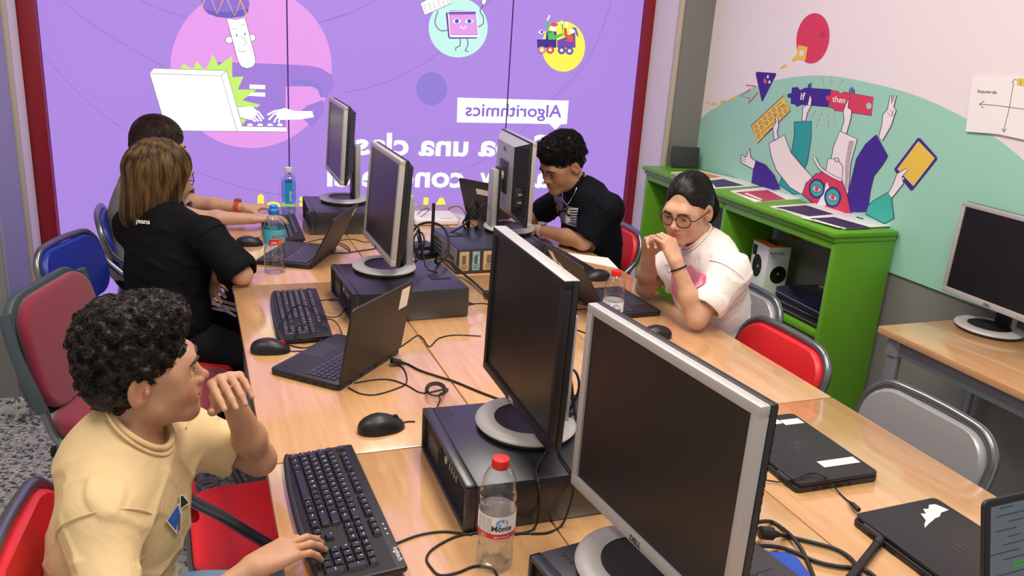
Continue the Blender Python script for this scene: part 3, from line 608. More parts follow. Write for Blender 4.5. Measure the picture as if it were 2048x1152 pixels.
def office_chair(label, loc, az):
    t = thing('upholstered_chair', label, 'chair', loc, az-PIH)
    mb = MB(); bm = bmesh.new()
    mb.prism(rrect(.46, .44, .09, 6), .43, .49, .022, seg=4); mb.build('seat', 'burgundy', t)
    mb = MB(); mb.prism(rrect(.44, .42, .09, 6), .412, .43, .004); mb.build('seat_pan', 'chair_shell', t)
    X = Matrix.Translation((0, -.245, .66)) @ Matrix.Rotation(R90(100), 4, 'X')
    mb = MB(); mb.prism(rrect(.42, .35, .10, 7), -.026, .012, .016, X=X, seg=4); mb.build('backrest', 'burgundy', t)
    mb = MB(); mb.prism(rrect(.46, .38, .11, 7), .010, .034, .008, X=X, seg=3); mb.build('back_shell', 'chair_shell', t)
    for s in (-1, 1):
        mb = MB(); mb.tube([(s*.228, -.285, .81), (s*.238, -.262, .70), (s*.236, -.225, .58), (s*.23, -.21, .52)], [.016, .022, .022, .016], 10, smooth=5); mb.build('side_trim', 'chair_shell', t)
        mb = MB(); mb.tube([(s*.225, -.215, .54), (s*.225, -.17, .42), (s*.225, -.05, .395), (s*.225, .17, .40)], .013, 10, smooth=6); mb.build('side_tube', 'tube', t)
        mb = MB(); mb.tube([(s*.225, .05, .40), (s*.225, .22, .012)], .0135, 10); mb.build('leg', 'tube', t)
        mb = MB(); mb.tube([(s*.225, -.02, .40), (s*.225, -.25, .012)], .0135, 10); mb.build('leg', 'tube', t)
    return t
office_chair('burgundy upholstered chair with grey plastic back shell by the pillar', (-.155, 2.63, 0), R90(-19))

# ------------------------------------------------------------------ monitors
def monitor(label, loc, az, bezel='silver', pz=.06, tilt=0, base_fwd=.02, brand='DELL', cables=True):
    # panel faces local -Y with its front plane at y=0 above the origin; origin on the surface below
    t = thing('monitor', label, 'monitor', loc, az+PIH)
    w, h = .41, .335
    X = Matrix.Translation((0, 0, pz)) @ Matrix.Rotation(-tilt, 4, 'X')
    b = .0165 if bezel == 'silver' else .0165; bb = .022
    mb = MB()
    mb.box((0, .009, h-b/2), (w, .018, b), .003, X=X); mb.box((0, .009, bb/2), (w, .018, bb), .003, X=X)
    for s in (-1, 1): mb.box((s*(w/2-b/2), .009, (h+bb-b)/2), (b, .018, h-b-bb+.004), .003, X=X)
    mb.build('bezel', 'silver_light' if bezel == 'silver' else 'bezel_black', t)
    mb = MB(); mb.box((0, .008, (h+bb-b)/2), (w-2*b+.004, .006, h-b-bb+.004), X=X); mb.build('screen', 'screen', t)
    mb = MB(); mb.box((0, .024, h/2), (w, .012, h), .002, X=X); mb.build('side_band', 'black_plastic', t)
    if bezel != 'silver':
        mb = MB(); mb.box((0, .015, h+.0008), (w, .030, .0022), .0008, X=X); mb.build('top_cover', 'silver_light', t)
    # back shell: tapering box with vent ribs on both sides
    mb = MB(); y0, y1 = .0295, .066
    vs = [(-w/2, y0, .004), (w/2, y0, .004), (w/2, y0, h-.004), (-w/2, y0, h-.004), (-.125, y1, .05), (.125, y1, .05), (.125, y1, h-.03), (-.125, y1, h-.03)]
    mb.add(vs, [(4, 7, 6, 5)[::1], (3, 2, 6, 7), (0, 4, 5, 1)], 0, X); mb.add(vs, [(0, 3, 7, 4), (1, 5, 6, 2)], 1, X)
    for s in (-1, 1):
        for k in range(22):
            z = .045+k*.0122; q0, q1 = .012, .9
            f = lambda q, zz: (s*(w/2-(w/2-.125)*q), y0+(y1-y0)*q+.0012, zz)
            mb.add([f(q0, z), f(q1, z+.0), f(q1, z+.0055), f(q0, z+.0055)], [(0, 1, 2, 3) if s > 0 else (3, 2, 1, 0)], 2, X)
    mb.build('back_cover', ['silver', 'dark_grey', 'rubber'], t)
    mb = MB(); mb.box((0, .069, .17), (.11, .008, .13), .003, X=X); mb.build('mount_plate', 'dark_grey', t)
    mb = MB(); mb.text(brand, .022, X @ frame((.032, .0666, .272), (-1, 0, 0), (0, 0, 1)), 0, .02); mb.build('back_lettering', 'dark_grey', t, ang=0)
    if brand: mb = MB(); mb.text(brand, .013, X @ frame((-.019, -.0006, .0055), (1, 0, 0), (0, 0, 1)), 0, .03, space=1.0); mb.build('lettering', 'ink' if bezel == 'silver' else 'white_paint', t, ang=0)
    for k in range(5):
        mb = MB(); mb.box((.118+k*.0155, -.0006, .011), (.008, .002, .005), .0008, X=X); mb.build('button', 'silver' if bezel == 'silver' else 'dark_grey', t)
    mb = MB(); mb.box((-w/2+.032, .050, .115), (.026, .030, .075), .003, 0, X); [mb.box((-w/2+.018, .050, .098+k*.032), (.003, .016, .008), .0005, 1, X) for k in range(2)]; mb.build('usb_panel', ['black_plastic', 'desk_leg'], t)
    # stand: column, neck and round foot with dished centre
    yc = .108
    mb = MB(); mb.prism(rrect(.072, .026, .008), .012, .255, .003, X=Matrix.Translation((0, yc, 0))); mb.build('stand_column', 'silver', t)
    mb = MB(); mb.prism(rrect(.060, .012, .003), .014, .262, .002, X=Matrix.Translation((0, yc-.018, 0))); mb.build('column_slide', 'black_plastic', t)
    mb = MB(); mb.tube([(0, yc-.012, .225), (0, .085, .232), (0, .07, .226)], [.024, .02, .022], 14); mb.build('neck', 'silver', t)
    c = Matrix.Translation((0, base_fwd, 0)) @ Matrix.Scale(1.08, 4, (1, 0, 0))
    mb = MB(); mb.lathe([(.095, .0), (.102, .002), (.1, .008)], 56, X=c); mb.build('foot_pad', 'rubber', t)
    mb = MB(); mb.lathe([(.06, .0082), (.104, .0082), (.107, .012), (.105, .0155), (.098, .0195), (.072, .0215), (.067, .019)], 56, X=c, caps=False); mb.build('stand_foot', 'silver_light', t)
    mb = MB(); mb.lathe([(.0672, .018), (.055, .0145), (.0, .0165)], 56, X=c, caps=False); mb.build('foot_dish', 'black_plastic' if bezel != 'light' else 'silver', t)
    return t
AL = math.pi   # faces -x
monitor('black-bezelled monitor with silver foot in the centre of the table', (.607, 1.475, .85), AL-R90(1.5), 'black', .052, R90(1), .035)
monitor('large silver-bezelled monitor in the foreground with a scuffed top edge', (.617, .952, .85), AL+R90(5.5), 'silver', .052, 0, .02)
monitor('silver-bezelled monitor behind the open laptop with the white lid label', (.568, 2.664, .85), AL+R90(1), 'silver', .068, R90(4.1), .03)
monitor('silver-bezelled monitor standing nearest the purple window on the left', (.600, 3.764, .85), AL, 'silver', .11, R90(2.8), .05)
monitor('silver-backed monitor turned away in front of the boy in black', (1.261, 3.150, .8505), R90(-4.6), 'silver', .056, 0, .03)
monitor('silver-bezelled monitor on the side desk under the mural', (2.560, 1.955, .7505), AL-R90(1.7), 'silver', .083, R90(1), .03)

# ------------------------------------------------------------------ desktop computers lying flat
mm('panel_grey', '35363b', .45)
def desktop_pc(label, loc, az, rear=False, group='black slim desktop computers under the monitors'):
    t = thing('desktop_computer', label, 'computer', loc, az+PIH, group)   # front faces local -Y
    w, d, h = .338, .379, .1
    mb = MB(); mb.box((0, .010, h/2), (w, d-.0215, h-.002), .003); mb.build('case', 'case_black', t)
    # hollow front frame, with recessed grille
    mb = MB(); y0, y1 = -d/2, -d/2+.020
    mb.box((0, (y0+y1)/2, h-.004), (w, .022, .008), .003); mb.box((0, (y0+y1)/2, .004), (w, .022, .008), .003)
    for s in (-1, 1): mb.box((s*(w/2-.004), (y0+y1)/2, h/2), (.008, .022, h), .003)
    mb.build('front_frame', 'case_black', t)
    mb = MB(); mb.box((0, y1-.004, h/2), (w-.014, .01, h-.014)); mb.build('front_panel', 'panel_grey', t)
    mb = MB()
    for k in range(7): mb.box((-.055+.09, y1-.0095, .018+k*.0072), (.20, .003, .0032))
    mb.box((-.1, y1-.0095, .068), (.13, .004, .026), .001); mb.box((.09, y1-.0095, .079), (.13, .004, .012), .001); mb.build('grille', 'rubber', t)
    mb = MB(); mb.lathe([(.008, 0), (.0085, .003), (.006, .004)], 20, X=Matrix.Translation((-.0, y1-.009, .062)) @ Matrix.Rotation(PIH, 4, 'X')); mb.build('power_button', 'silver', t)
    for k in range(4): mb = MB(); mb.box((.028+k*.016, y1-.0105, .062), (.006, .003, .014), .0005); mb.build('usb_port', 'desk_leg', t)
    X = frame((.142, y1-.0108, .03), (1, 0, 0), (0, 0, 1)); mb = MB(); mb.add([(.0105*math.cos(a*.2618), .0105*math.sin(a*.2618), 0) for a in range(24)], [tuple(range(24))], 0, X); mb.text('hp', .015, X @ Matrix.Translation((-.0075, -.004, .0005)), 1, .02); mb.build('badge', ['silver_light', 'ink'], t, ang=0)
    mb = MB(); mb.text('CE', .010, frame((-.155, -d/2+.05, h+.0002), (1, 0, 0), (0, 1, 0)), 0, .02); mb.text('0 31', .010, frame((-.138, -d/2+.05, h+.0002), (1, 0, 0), (0, 1, 0)), 0, .02); mb.build('marking', 'dark_grey', t, ang=0)
    # lid latch near the back
    mb = MB(); mb.prism(rrect(.050, .068, .008), h-.0005, h+.0006, .0003, X=Matrix.Translation((0.04, .13, 0))); mb.build('latch_recess', 'rubber', t)
    mb = MB(); mb.prism(rrect(.042, .04, .003), h, h+.002, .0006, X=Matrix.Translation((0.04, .143, 0))); mb.build('latch', 'case_black', t)
    mb = MB(); yb = d/2+.0008
    mb.box((0, yb-.001, h/2), (w-.01, .003, h-.01), .001)
    for k in range(5): mb.box((-.13+k*.022, yb, .05), (.012, .004, .02), .001, 1)
    for k in range(9):
        for j in range(4): mb.box((.02+k*.013, yb+.0004, .02+j*.018), (.008, .002, .010), .001, 1)
    mb.box((.145, yb, .05), (.03, .006, .045), .002, 1); mb.build('rear_panel', ['desk_leg', 'rubber'], t)
    if rear:
        for y, wd, lm in ((.160, .038, 'sticker_tan'), (.112, .030, 'label_blue'), (.058, .05, 'sticker_tan')):
            mb = MB(); X = frame((-w/2-.0002, y, .05), (0, -1, 0), (0, 0, 1)); mb.prism(rrect(wd, .075, .002), 0, .0006, X=X)
            for k in range(14): mb.box((-wd*.22+wd*.03*k, .005, .0008), (wd*(.012 if k % 3 else .02), .035, .0004), 0, 1, X)
            for k in range(3): mb.box((0, -.018-k*.006, .0008), (wd*.7, .0018, .0004), 0, 1, X)
            mb.build('rating_label', [lm, 'ink'], t, ang=0)
    return t
mm('label_blue', '8fb3bb', .5, var=.3, vscale=90)
desktop_pc('black slim computer beneath the centre monitor with the black bezel', (.638, 1.434, .7505), AL-R90(1.2))
desktop_pc('black slim computer beneath the large foreground monitor', (.690, .905, .7505), AL+R90(7))
desktop_pc('black slim computer beside the open laptop with the white lid label', (.628, 2.585, .7505), AL+R90(2))
desktop_pc('black slim computer nearest the purple window on the left', (.666, 3.702, .7505), AL-R90(1.8))
desktop_pc('black slim computer with paper rating labels seen from behind', (1.109, 3.058, .7505), R90(1.5), True)
# ------------------------------------------------------------------ laptops
def keys_grid(mb, x0, x1, y0, y1, z, rows, cols, gap=.0028, h=.0016):
    dy = (y1-y0)/rows
    for r in range(rows):
        n = cols if r else cols; dx = (x1-x0)/n; sh_ = (0, .25, .4, .7, .3, 0)[r % 6]*dx*.5
        if r == rows-1:
            for a, b in ((0, 1), (1, 2), (2, 3.2), (3.2, 8.5), (8.5, 9.7), (9.7, 10.8), (10.8, 12), (12, 13.2), (13.2, cols)):
                if b > cols: b = cols
                if a < b: mb.box((x0+(a+b)/2*dx, y1-(r+.5)*dy, z+h/2), ((b-a)*dx-gap, dy-gap, h), .0006, seg=1)
            continue
        for k in range(n):
            xa = x0+k*dx+(sh_ if k else 0); xb = x0+(k+1)*dx+(sh_ if k < n-1 else 0)
            mb.box(((xa+xb)/2, y1-(r+.5)*dy, z+h/2), (xb-xa-gap, dy-gap, h), .0006, seg=1)
def laptop(label, loc, az, w, d, th=None, L=None, lid='laptop_lid', stickers=(), screen='screen', badge=True, ports=True, group=None, h=.018):
    t = thing('laptop', label, 'laptop', loc, az+PIH, group)
    mb = MB(); mb.prism(rrect(w, d, .012), .002, h, .002); mb.build('base', 'laptop_deck', t)
    for sx_ in (-1, 1):
        for sy in (-1, 1): mb = MB(); mb.box((sx_*w*.4, sy*d*.38, .0012), (.03, .008, .0024)); mb.build('foot', 'rubber', t)
    if th:
        mb = MB(); mb.prism(rrect(w*.90, d*.44, .004), h-.0002, h+.0002, X=Matrix.Translation((0, d*.17, 0))); mb.build('keyboard_bed', 'key_bed', t)
        mb = MB(); keys_grid(mb, -w*.44, w*.44, d*.17-d*.21, d*.17+d*.21, h+.0003, 6, 14); mb.build('keyboard', 'key_lap', t)
        mb = MB(); mb.prism(rrect(.1, .055, .002), h, h+.0004, X=Matrix.Translation((-.02, -d*.30, 0))); mb.build('touchpad', 'dark_grey', t)
        mb = MB(); [mb.box((w*.40, -d*.40+k*.006, h+.0003), (.012, .0016, .0006)) for k in range(3)]; mb.build('indicator', 'ink', t)
    # ports along the right side and at the back
    if ports:
        for s in (-1, 1):
            for k, (y, wd) in enumerate(((.06, .014), (.035, .012), (.0, .02), (-.03, .008))): mb = MB(); mb.box((s*w/2, y, h*.5), (.002, wd, .006), .0006); mb.build('port', 'rubber', t)
        for x in (-.1, -.02, .05, .1): mb = MB(); mb.box((x, d/2, h*.5), (.016, .002, .008), .0006); mb.build('port', 'rubber', t)
    th_ = th if th else 0.0
    L = L or d-.006; hz = h if th else h+.0015; lt = .0065 if th else .008
    # lid frame: x along width, y from the hinge towards the free edge, z outwards
    c, s_ = math.cos(th_), math.sin(th_)
    X = Matrix(((1, 0, 0, 0), (0, -c, s_, d/2-.004), (0, s_, c, hz), (0, 0, 0, 1)))
    X = X @ Matrix.Scale(-1, 4, (1, 0, 0))
    mb = MB(); out = [(x, y+L/2) for x, y in rrect(w, L, .012)]
    mb.prism(out, 0, lt, .002, X=X); o = mb.build('lid', lid, t)
    if th:
        mb = MB(); mb.box((0, L/2, -.0004), (w-.006, L-.006, .001), 0, 0, X); mb.box((0, L/2+.006, -.0012), (w-.03, L-.036, .0008), 0, 1, X); mb.build('display', ['black_plastic', screen], t, ang=0)
    for sx_ in (-1, 1): mb = MB(); mb.tube([(sx_*w*.34-.02, d/2-.003, hz-.001), (sx_*w*.34+.02, d/2-.003, hz-.001)], .0055, 10); mb.build('hinge', 'dark_grey', t)
    if badge:
        mb = MB(); r = .016
        mb.tube([(r*math.cos(a*.262), L*.52+r*math.sin(a*.262), lt+.0001) for a in range(24)], .0006, 4, X=X, closed=True)
        mb.text('DELL', .0095, X @ frame((-.011, L*.52-.0035, lt+.0003), (1, 0, 0), (0, 1, 0)), 0, .02); mb.build('badge', 'badge_grey', t, ang=0)
    for q in stickers:
        q = (-q[0],)+tuple(q[1:]) if not isinstance(q[0], tuple) else [(-a, b) for a, b in q][::-1]
        if not isinstance(q[0], tuple): (cx, cy, sw, sh2) = q; P = [(cx-sw/2, cy-sh2/2), (cx+sw/2, cy-sh2/2), (cx+sw/2, cy+sh2/2), (cx-sw/2, cy+sh2/2)]
        else: P = q
        mb = MB(); mb.prism(P, lt, lt+.0004, X=X); mb.build('sticker', 'sticker', t, ang=0)
    return t
mm('badge_grey', '4a474c', .4)
laptop('open black laptop with a white lid label, left side, beside the red-wheeled mouse', (.353, 2.125, DZ), R90(136.5), .305, .215, R90(100), .212, stickers=[(-.112, .170, .045, .06)], group='open laptops')
laptop('open black laptop behind the blue-capped water bottle', (.378, 3.207, DZ), R90(152.6), .305, .215, R90(116), .205, badge=False, stickers=[(-.13, .17, .02, .04)], group='open laptops')
rag = [(.060, .095), (.075, .092), (.083, .11), (.097, .10), (.10, .125), (.085, .135), (.09, .15), (.07, .148), (.06, .13)]
laptop('open black laptop with peeling stickers before the girl in white', (1.37, 2.45, DZ), R90(2), .285, .215, R90(122), .205, badge=False, stickers=[(.112, .165, .035, .05), rag, [(.02, .05), (.035, .04), (.06, .045), (.04, .06)]], group='open laptops')
laptop('open dark laptop half hidden behind the silver monitor facing the boy in black', (1.43, 3.74, DZ), R90(35), .30, .215, R90(112), .205, badge=False, stickers=[(.02, .15, .07, .03)], group='open laptops')
laptop('closed black laptop with three white labels on its lid', (1.285, 1.372, DZ), R90(-1), .30, .222, lid='laptop_lid_dark', stickers=[(-.09, .155, .026, .10), (.108, .18, .026, .055), (.118, .136, .026, .028)], group='closed laptops on the right', h=.014)
torn = [(.085, .205), (.10, .20), (.11, .195), (.112, .18), (.10, .165), (.104, .155), (.088, .145), (.092, .135), (.07, .125), (.06, .11), (.05, .10), (.058, .118), (.064, .135), (.07, .15), (.072, .165), (.082, .18)]
laptop('closed black laptop with a torn white sticker at the corner of its lid', (1.325, .950, DZ), R90(1.5), .305, .226, lid='laptop_lid_dark', stickers=[[(x+.02, y) for x, y in torn]], group='closed laptops on the right', h=.014)
def page():
    m, N, L, B = nmat('screen_page'); B.inputs['Base Color'].default_value = (.01, .01, .012, 1); B.inputs['Roughness'].default_value = .3
    B.inputs['Emission Color'].default_value = lin('5b6468')+(1,); B.inputs['Emission Strength'].default_value = .8; return m
M['screen_page'] = page(); M['scr_blue'] = glow('scr_blue', '2a55a8', .8); M['scr_green'] = glow('scr_green', '3c8c3a', .8); M['scr_ink'] = glow('scr_ink', '3a4248', .8)
lp = laptop('open laptop showing a grey web page at the near right corner', (1.338, .655, DZ), R90(-88), .34, .225, R90(104), .222, screen='screen_page', group='open laptops')
mb = MB(); d = .225; th_ = R90(104); c, s_ = math.cos(th_), math.sin(th_); X = Matrix(((1, 0, 0, 0), (0, -c, s_, d/2-.004), (0, s_, c, .018), (0, 0, 0, 1))) @ Matrix.Translation((0, 0, -.0019))
X = X @ Matrix(((1, 0, 0, 0), (0, 1, 0, 0), (0, 0, 1, 0), (0, 0, 0, 1)))
for x, y, w_, h_, k in ((-.05, .192, .05, .012, 0), (-.07, .105, .06, .010, 1), (.08, .06, .05, .01, 1)): mb.box((x, y, 0), (w_, h_, .0003), 0, k, X)
for k in range(14): mb.box((-.12+.02*(k % 3), .205-k*.0125, 0), (.03+.02*((k*7) % 4), .0022, .0003), 0, 2, X); mb.box((.06, .205-k*.0125, 0), (.09+.02*((k*5) % 3), .002, .0003), 0, 2, X)
mb.build('web_page', ['scr_blue', 'scr_green', 'scr_ink'], lp, ang=0)

# ------------------------------------------------------------------ keyboards, each key a part
U = .0188
def key_layout():
    K = []; x0 = -.2165+U*.0
    def row(y, x, ws):
        for w in ws:
            if w > 0: K.append((x+w*U/2, y, w))
            x += abs(w)*U
    y0 = -.052
    row(y0+5.35*U, x0, [1, -.75, 1, 1, 1, 1, -.5, 1, 1, 1, 1, -.5, 1, 1, 1, 1])
    row(y0+4*U, x0, [1]*13+[2]); row(y0+3*U, x0, [1.5]+[1]*12+[1.5]); row(y0+2*U, x0, [1.75]+[1]*11+[2.25]); row(y0+U, x0, [1.25]+[1]*11+[2.75]); row(y0, x0, [1.25, 1.25, 1.25, 6.25, 1.25, 1.25, 1.25, 1.25])
    xn = x0+15.25*U
    row(y0+5.35*U, xn, [1, 1, 1]); row(y0+4*U, xn, [1, 1, 1]); row(y0+3*U, xn, [1, 1, 1]); row(y0+U, xn, [-1, 1]); row(y0, xn, [1, 1, 1])
    xp = x0+18.5*U
    row(y0+4*U, xp, [1, 1, 1, 1]); row(y0+3*U, xp, [1, 1, 1]); row(y0+2*U, xp, [1, 1, 1]); row(y0+U, xp, [1, 1, 1]); row(y0, xp, [2, 1])
    K.append((xp+3.5*U, y0+2.5*U, -1)); K.append((xp+3.5*U, y0+.5*U, -1)); return K
_km = {}
def key_mesh(w, legend):
    k = (w, legend)
    if k in _km: return _km[k]
    kw, kd = (abs(w)*U-.0022, U-.0022) if w > 0 else (U-.0022, 2*U-.0022)
    mb = MB(); b = rrect(kw, kd, .0015, 2); tp = [(x*(1-.0045/kw*1), y*(1-.005/kd)+.0006) for x, y in b]; n = len(b)
    mb.add([(x, y, 0) for x, y in b]+[(x, y, .0065) for x, y in tp]+[(x*.94, y*.94+.0006*.06, .0072) for x, y in tp], [(i, (i+1) % n, n+(i+1) % n, n+i) for i in range(n)]+[(n+i, n+(i+1) % n, 2*n+(i+1) % n, 2*n+i) for i in range(n)]+[tuple(range(2*n, 3*n))])
    if legend: mb.text(legend, .0065 if len(legend) == 1 else .0036, Matrix.Translation((-kw/2+.0034, .0008, .0074)), 1, .02)
    me = bpy.data.meshes.new('key'); me.from_pydata([tuple(v) for v in mb.v], [], mb.f); me.materials.append(M['key']); me.materials.append(M['legend']); me.polygons.foreach_set('material_index', mb.m); _km[k] = me
    return me
LEG = 'Esc F1 F2 F3 F4 F5 F6 F7 F8 F9 F10 F11 F12 º 1 2 3 4 5 6 7 8 9 0 \' ¡ Back Tab Q W E R T Y U I O P ` + Enter Caps A S D F G H J K L Ñ ´ Ç Shift Z X C V B N M , . - < Shift Ctrl Win Alt _ Alt Win Menu Ctrl Prt Scr Pau Ins Home PgUp Supr Fin PgDn ^ < v > Num / * - 7 8 9 4 5 6 1 2 3 0 . + Intro'.split()
def keyboard(label, loc, az, brand=None, style='wide', legends=True, group='black computer keyboards on the table'):
    t = thing('keyboard', label, 'keyboard', loc, az+PIH, group)
    w = .226; T = Matrix.Rotation(R90(3.2), 4, 'X')
    front = [(-.226, -.060), (-.215, -.066), (-.15, -.072), (-.06, -.076), (.06, -.0765), (.14, -.074), (.21, -.068), (.226, -.061)]
    back = [(.226, .070), (.222, .076), (-.222, .076), (-.226, .070)]
    mb = MB(); mb.prism(front+back, 0, .012, .003, X=Matrix.Translation((0, 0, .006)) @ T); mb.build('body', 'bezel_black', t)
    mb = MB(); mb.prism(rrect(.44, .116, .004), .0115, .0124, X=Matrix.Translation((0, .0, .006)) @ T); mb.build('key_bed', 'key_bed', t)
    lip = [(-.226, -.060), (-.2, -.0665), (-.1, -.074), (0, -.0765), (.1, -.0758), (.2, -.069), (.226, -.061)]
    mb = MB(); mb.tube([(x, y, .011) for x, y in lip], .0062, 8, smooth=3, X=Matrix.Translation((0, 0, .006)) @ T, flat=.6); mb.build('front_lip', 'black_plastic', t)
    for s in (-1, 1): mb = MB(); mb.box((s*.19, .066, .006), (.03, .008, .012), .001); mb.build('foot', 'rubber', t)
    BX = Matrix.Translation((0, 0, .006)) @ T
    for k, (x, y, kw) in enumerate(key_layout()):
        o = bpy.data.objects.new('key', key_mesh(kw, (LEG[k] if k < len(LEG) else '') if legends else '')); COL.objects.link(o); o.parent = t; o.matrix_local = BX @ Matrix.Translation((x, y, .0125))
    if brand:
        mb = MB(); mb.text(brand, .013, BX @ frame((.165, .0655, .0124), (1, 0, 0), (0, 1, 0)), 0, .01); mb.build('lettering', 'legend', t, ang=0)
        mb = MB(); [mb.box((.09+k*.016, .067, .0123), (.004, .003, .0003), X=BX) for k in range(3)]; mb.build('indicator', 'legend', t, ang=0)
    return t
keyboard('black keyboard the boy in beige types on, nearest the camera', (.232, 1.398, DZ), AL+R90(1.8), 'logitech')
keyboard('black keyboard with tangled cables lying over it', (.298, 2.512, DZ), AL-R90(2), None)
keyboard('black keyboard under the hands of the pupil in grey by the window', (.362, 3.630, DZ), AL-R90(1.5), None, legends=False)
keyboard('black keyboard half hidden behind the stickered laptop on the right', (1.395, 2.985, DZ), R90(4), None, legends=False)

# ------------------------------------------------------------------ mice
def mouse(label, px, az, size=1, wheel='dark_grey', angular=False, text=None):
    p = at(px[0], px[1], DZ+.015); t = thing('computer_mouse', label, 'mouse', (p.x, p.y, DZ), az-PIH, 'computer mice on the table')   # front along local +Y
    n, m = 28, 12; vs = []; fs = []
    for j in range(m+1):
        v = j/m*PIH
        for i in range(n):
            a = 2*math.pi*i/n; ca, sa = math.cos(a), math.sin(a); e = .72 if angular else .85
            x = .031*math.copysign(abs(ca)**e, ca)*(1-.12*max(0, -sa)*0-.08*sa*sa); y = .054*math.copysign(abs(sa)**e, sa)
            k = math.cos(v)**(.75); zt = .037*(1-.30*max(0, sa)*k-.10*max(0, -sa)*k)*math.sin(v)**.8
            waist = 1-.10*math.cos(a*2)*0
            vs.append((x*k*size*waist, (y*k-.006*math.sin(v))*size, zt*size+.002))
    for j in range(m):
        for i in range(n): fs.append((j*n+i, j*n+(i+1) % n, (j+1)*n+(i+1) % n, (j+1)*n+i))
    fs.append(tuple(range(n))[::-1])
    mb = MB(); mb.add(vs, fs); mb.build('shell', 'mouse_black', t, ang=60)
    mb = MB(); mb.lathe([(.0035, -.0035), (.008, -.0025), (.008, .0025), (.0035, .0035)], 18, X=Matrix.Translation((0, .032*size, .0245*size)) @ Matrix.Rotation(PIH, 4, 'Y')); mb.build('scroll_wheel', wheel, t)
    mb = MB(); mb.tube([(0, .052*size, .012), (0, .042*size, .0215*size), (0, .012*size, .0345*size)], .0006, 5, smooth=4); mb.build('button_seam', 'rubber', t)
    mb = MB(); mb.prism([(x*size*.9, y*size) for x, y in rrect(.05, .09, .022)], 0, .003); mb.build('glide_pad', 'rubber', t)
    return t
mouse('black mouse in front of the central computer, alone on the bare wood', (763, 848), R90(8), 1.04, text='logitech')
mouse('angular black mouse with a red scroll wheel by the tangled keyboard', (541, 693), R90(-8), 1.0, 'wheel_red', True)
mouse('black mouse left of the blue-capped water bottle', (499, 483), R90(-4))
mouse('black mouse beside the white paper sheet on the right', (1194, 551), R90(178))
mouse('black mouse at the girl\'s elbow, right of the foreground monitor', (1310, 665), R90(165))

# ------------------------------------------------------------------ bottles
def curved_text(mb, body, size, r, ang0, z, mi, bold=0, k=1.0):
    vs, fs = glyphs(body, size, bold, 'CENTER')
    mb.add([(r*math.cos(ang0+v[0]*k/r), r*math.sin(ang0+v[0]*k/r), z+v[1]) for v in vs], fs, mi)
def sleeve(mb, r, z0, z1, mi, a0=0, a1=2*math.pi, n=40):
    vs = [(r*math.cos(a0+(a1-a0)*i/n), r*math.sin(a0+(a1-a0)*i/n), z) for z in (z0, z1) for i in range(n+1)]
    mb.add(vs, [(i, i+1, n+2+i, n+1+i) for i in range(n)], mi)
def bottle(label, px, prof, level, cap, capprof, ribs=(), amp=.0, group='plastic water bottles on the table', mat_='clear', wat='water', fn=None, tilt=0):
    p = at(px[0], px[1], DZ); t = thing('water_bottle', label, 'bottle', (p.x, p.y, DZ), 0, group)
    t.rotation_euler[2] = math.atan2(-p.y, -p.x)          # label side turned to the room
    P = [(v.x, v.y) for v in spline([(r, z, 0) for r, z in prof], 6)]
    def f(a, r, z):
        q = r
        for zc, am, ph in ribs:
            q += am*math.exp(-((z-zc-.008*math.sin(a*2+ph))/.0035)**2)
        return fn(a, q, z) if fn else q
    mb = MB(); mb.lathe(P, 48, fn=f, caps=False); mb.build('bottle_body', mat_, t, ang=80)
    W_ = [(r-.0016, max(z, .002)) for r, z in P if z <= level] ; W_ = W_+[(W_[-1][0], level)]
    mb = MB(); mb.lathe(W_, 40, fn=(lambda a, r, z: f(a, r+.0016, z)-.0016)); mb.build('water', wat, t, ang=60)
    mb = MB(); mb.lathe(capprof, 36, fn=lambda a, r, z: r+(.0004*math.cos(a*36) if r > .012 else 0)); mb.build('cap', cap, t, ang=40)
    return t
body = [(.018, .003), (.028, .0), (.0325, .006), (.0325, .03), (.031, .05), (.0325, .062), (.0322, .11), (.0318, .125), (.0325, .14), (.031, .158), (.025, .178), (.0165, .193), (.0135, .197), (.0135, .205)]
capp = [(.0145, .192), (.0150, .194), (.0150, .206), (.0142, .2085), (.0, .209)]
RB = [(.018, -.0012, 0), (.042, -.0012, 1), (.053, -.001, 2), (.132, -.0014, 1), (.146, .0012, 2.4), (.16, -.0012, .5), (.172, .001, 3)]
b1 = bottle('red-capped water bottle with a mountain label standing by the foreground keyboard', (988, 1125), body, .142, 'cap_red', capp, RB)
mm('lab_white', 'e9ecf0', .45); mm('lab_red', 'd0202a', .45); mm('lab_blue', '6aa6dd', .45); mm('lab_teal', '49b2c4', .45); mm('lab_orange', 'e39032', .45); mm('lab_cyan', '1c95c0', .4)
def monte(b):
    mb = MB(); r = .0331
    sleeve(mb, r, .070, .113, 0); sleeve(mb, r+.0002, .070, .0795, 1); r2 = r+.0003
    a0 = 0.30
    pts = [(math.cos(k*.33)*.011, .100+math.sin(k*.33)*.0085) for k in range(19)]
    mb.add([(r2*math.cos(a0+x/r), r2*math.sin(a0+x/r), z) for x, z in pts], [tuple(range(19))], 2)
    mb.add([((r2+.0002)*math.cos(a0+x/r), (r2+.0002)*math.sin(a0+x/r), z) for x, z in ((-.009, .094), (-.002, .105), (.002, .1005), (.006, .104), (.0105, .094))], [(0, 1, 2, 3, 4)], 0)
    curved_text(mb, 'Monte', .0145, r2+.0004, a0, .0855, 3, .02); curved_text(mb, 'agua mineral', .0055, r2, a0, .0728, 0, .01)
    for k in range(9): curved_text(mb, 'agua mineral natural', .0036, r2, a0-1.0, .1075-k*.0036, 3, 0)
    curved_text(mb, '0,5 L', .006, r2, a0-1.0, .0722, 0, .02)
    mb.build('label', ['lab_white', 'lab_red', 'lab_blue', 'ink'], b, ang=0)
monte(b1)
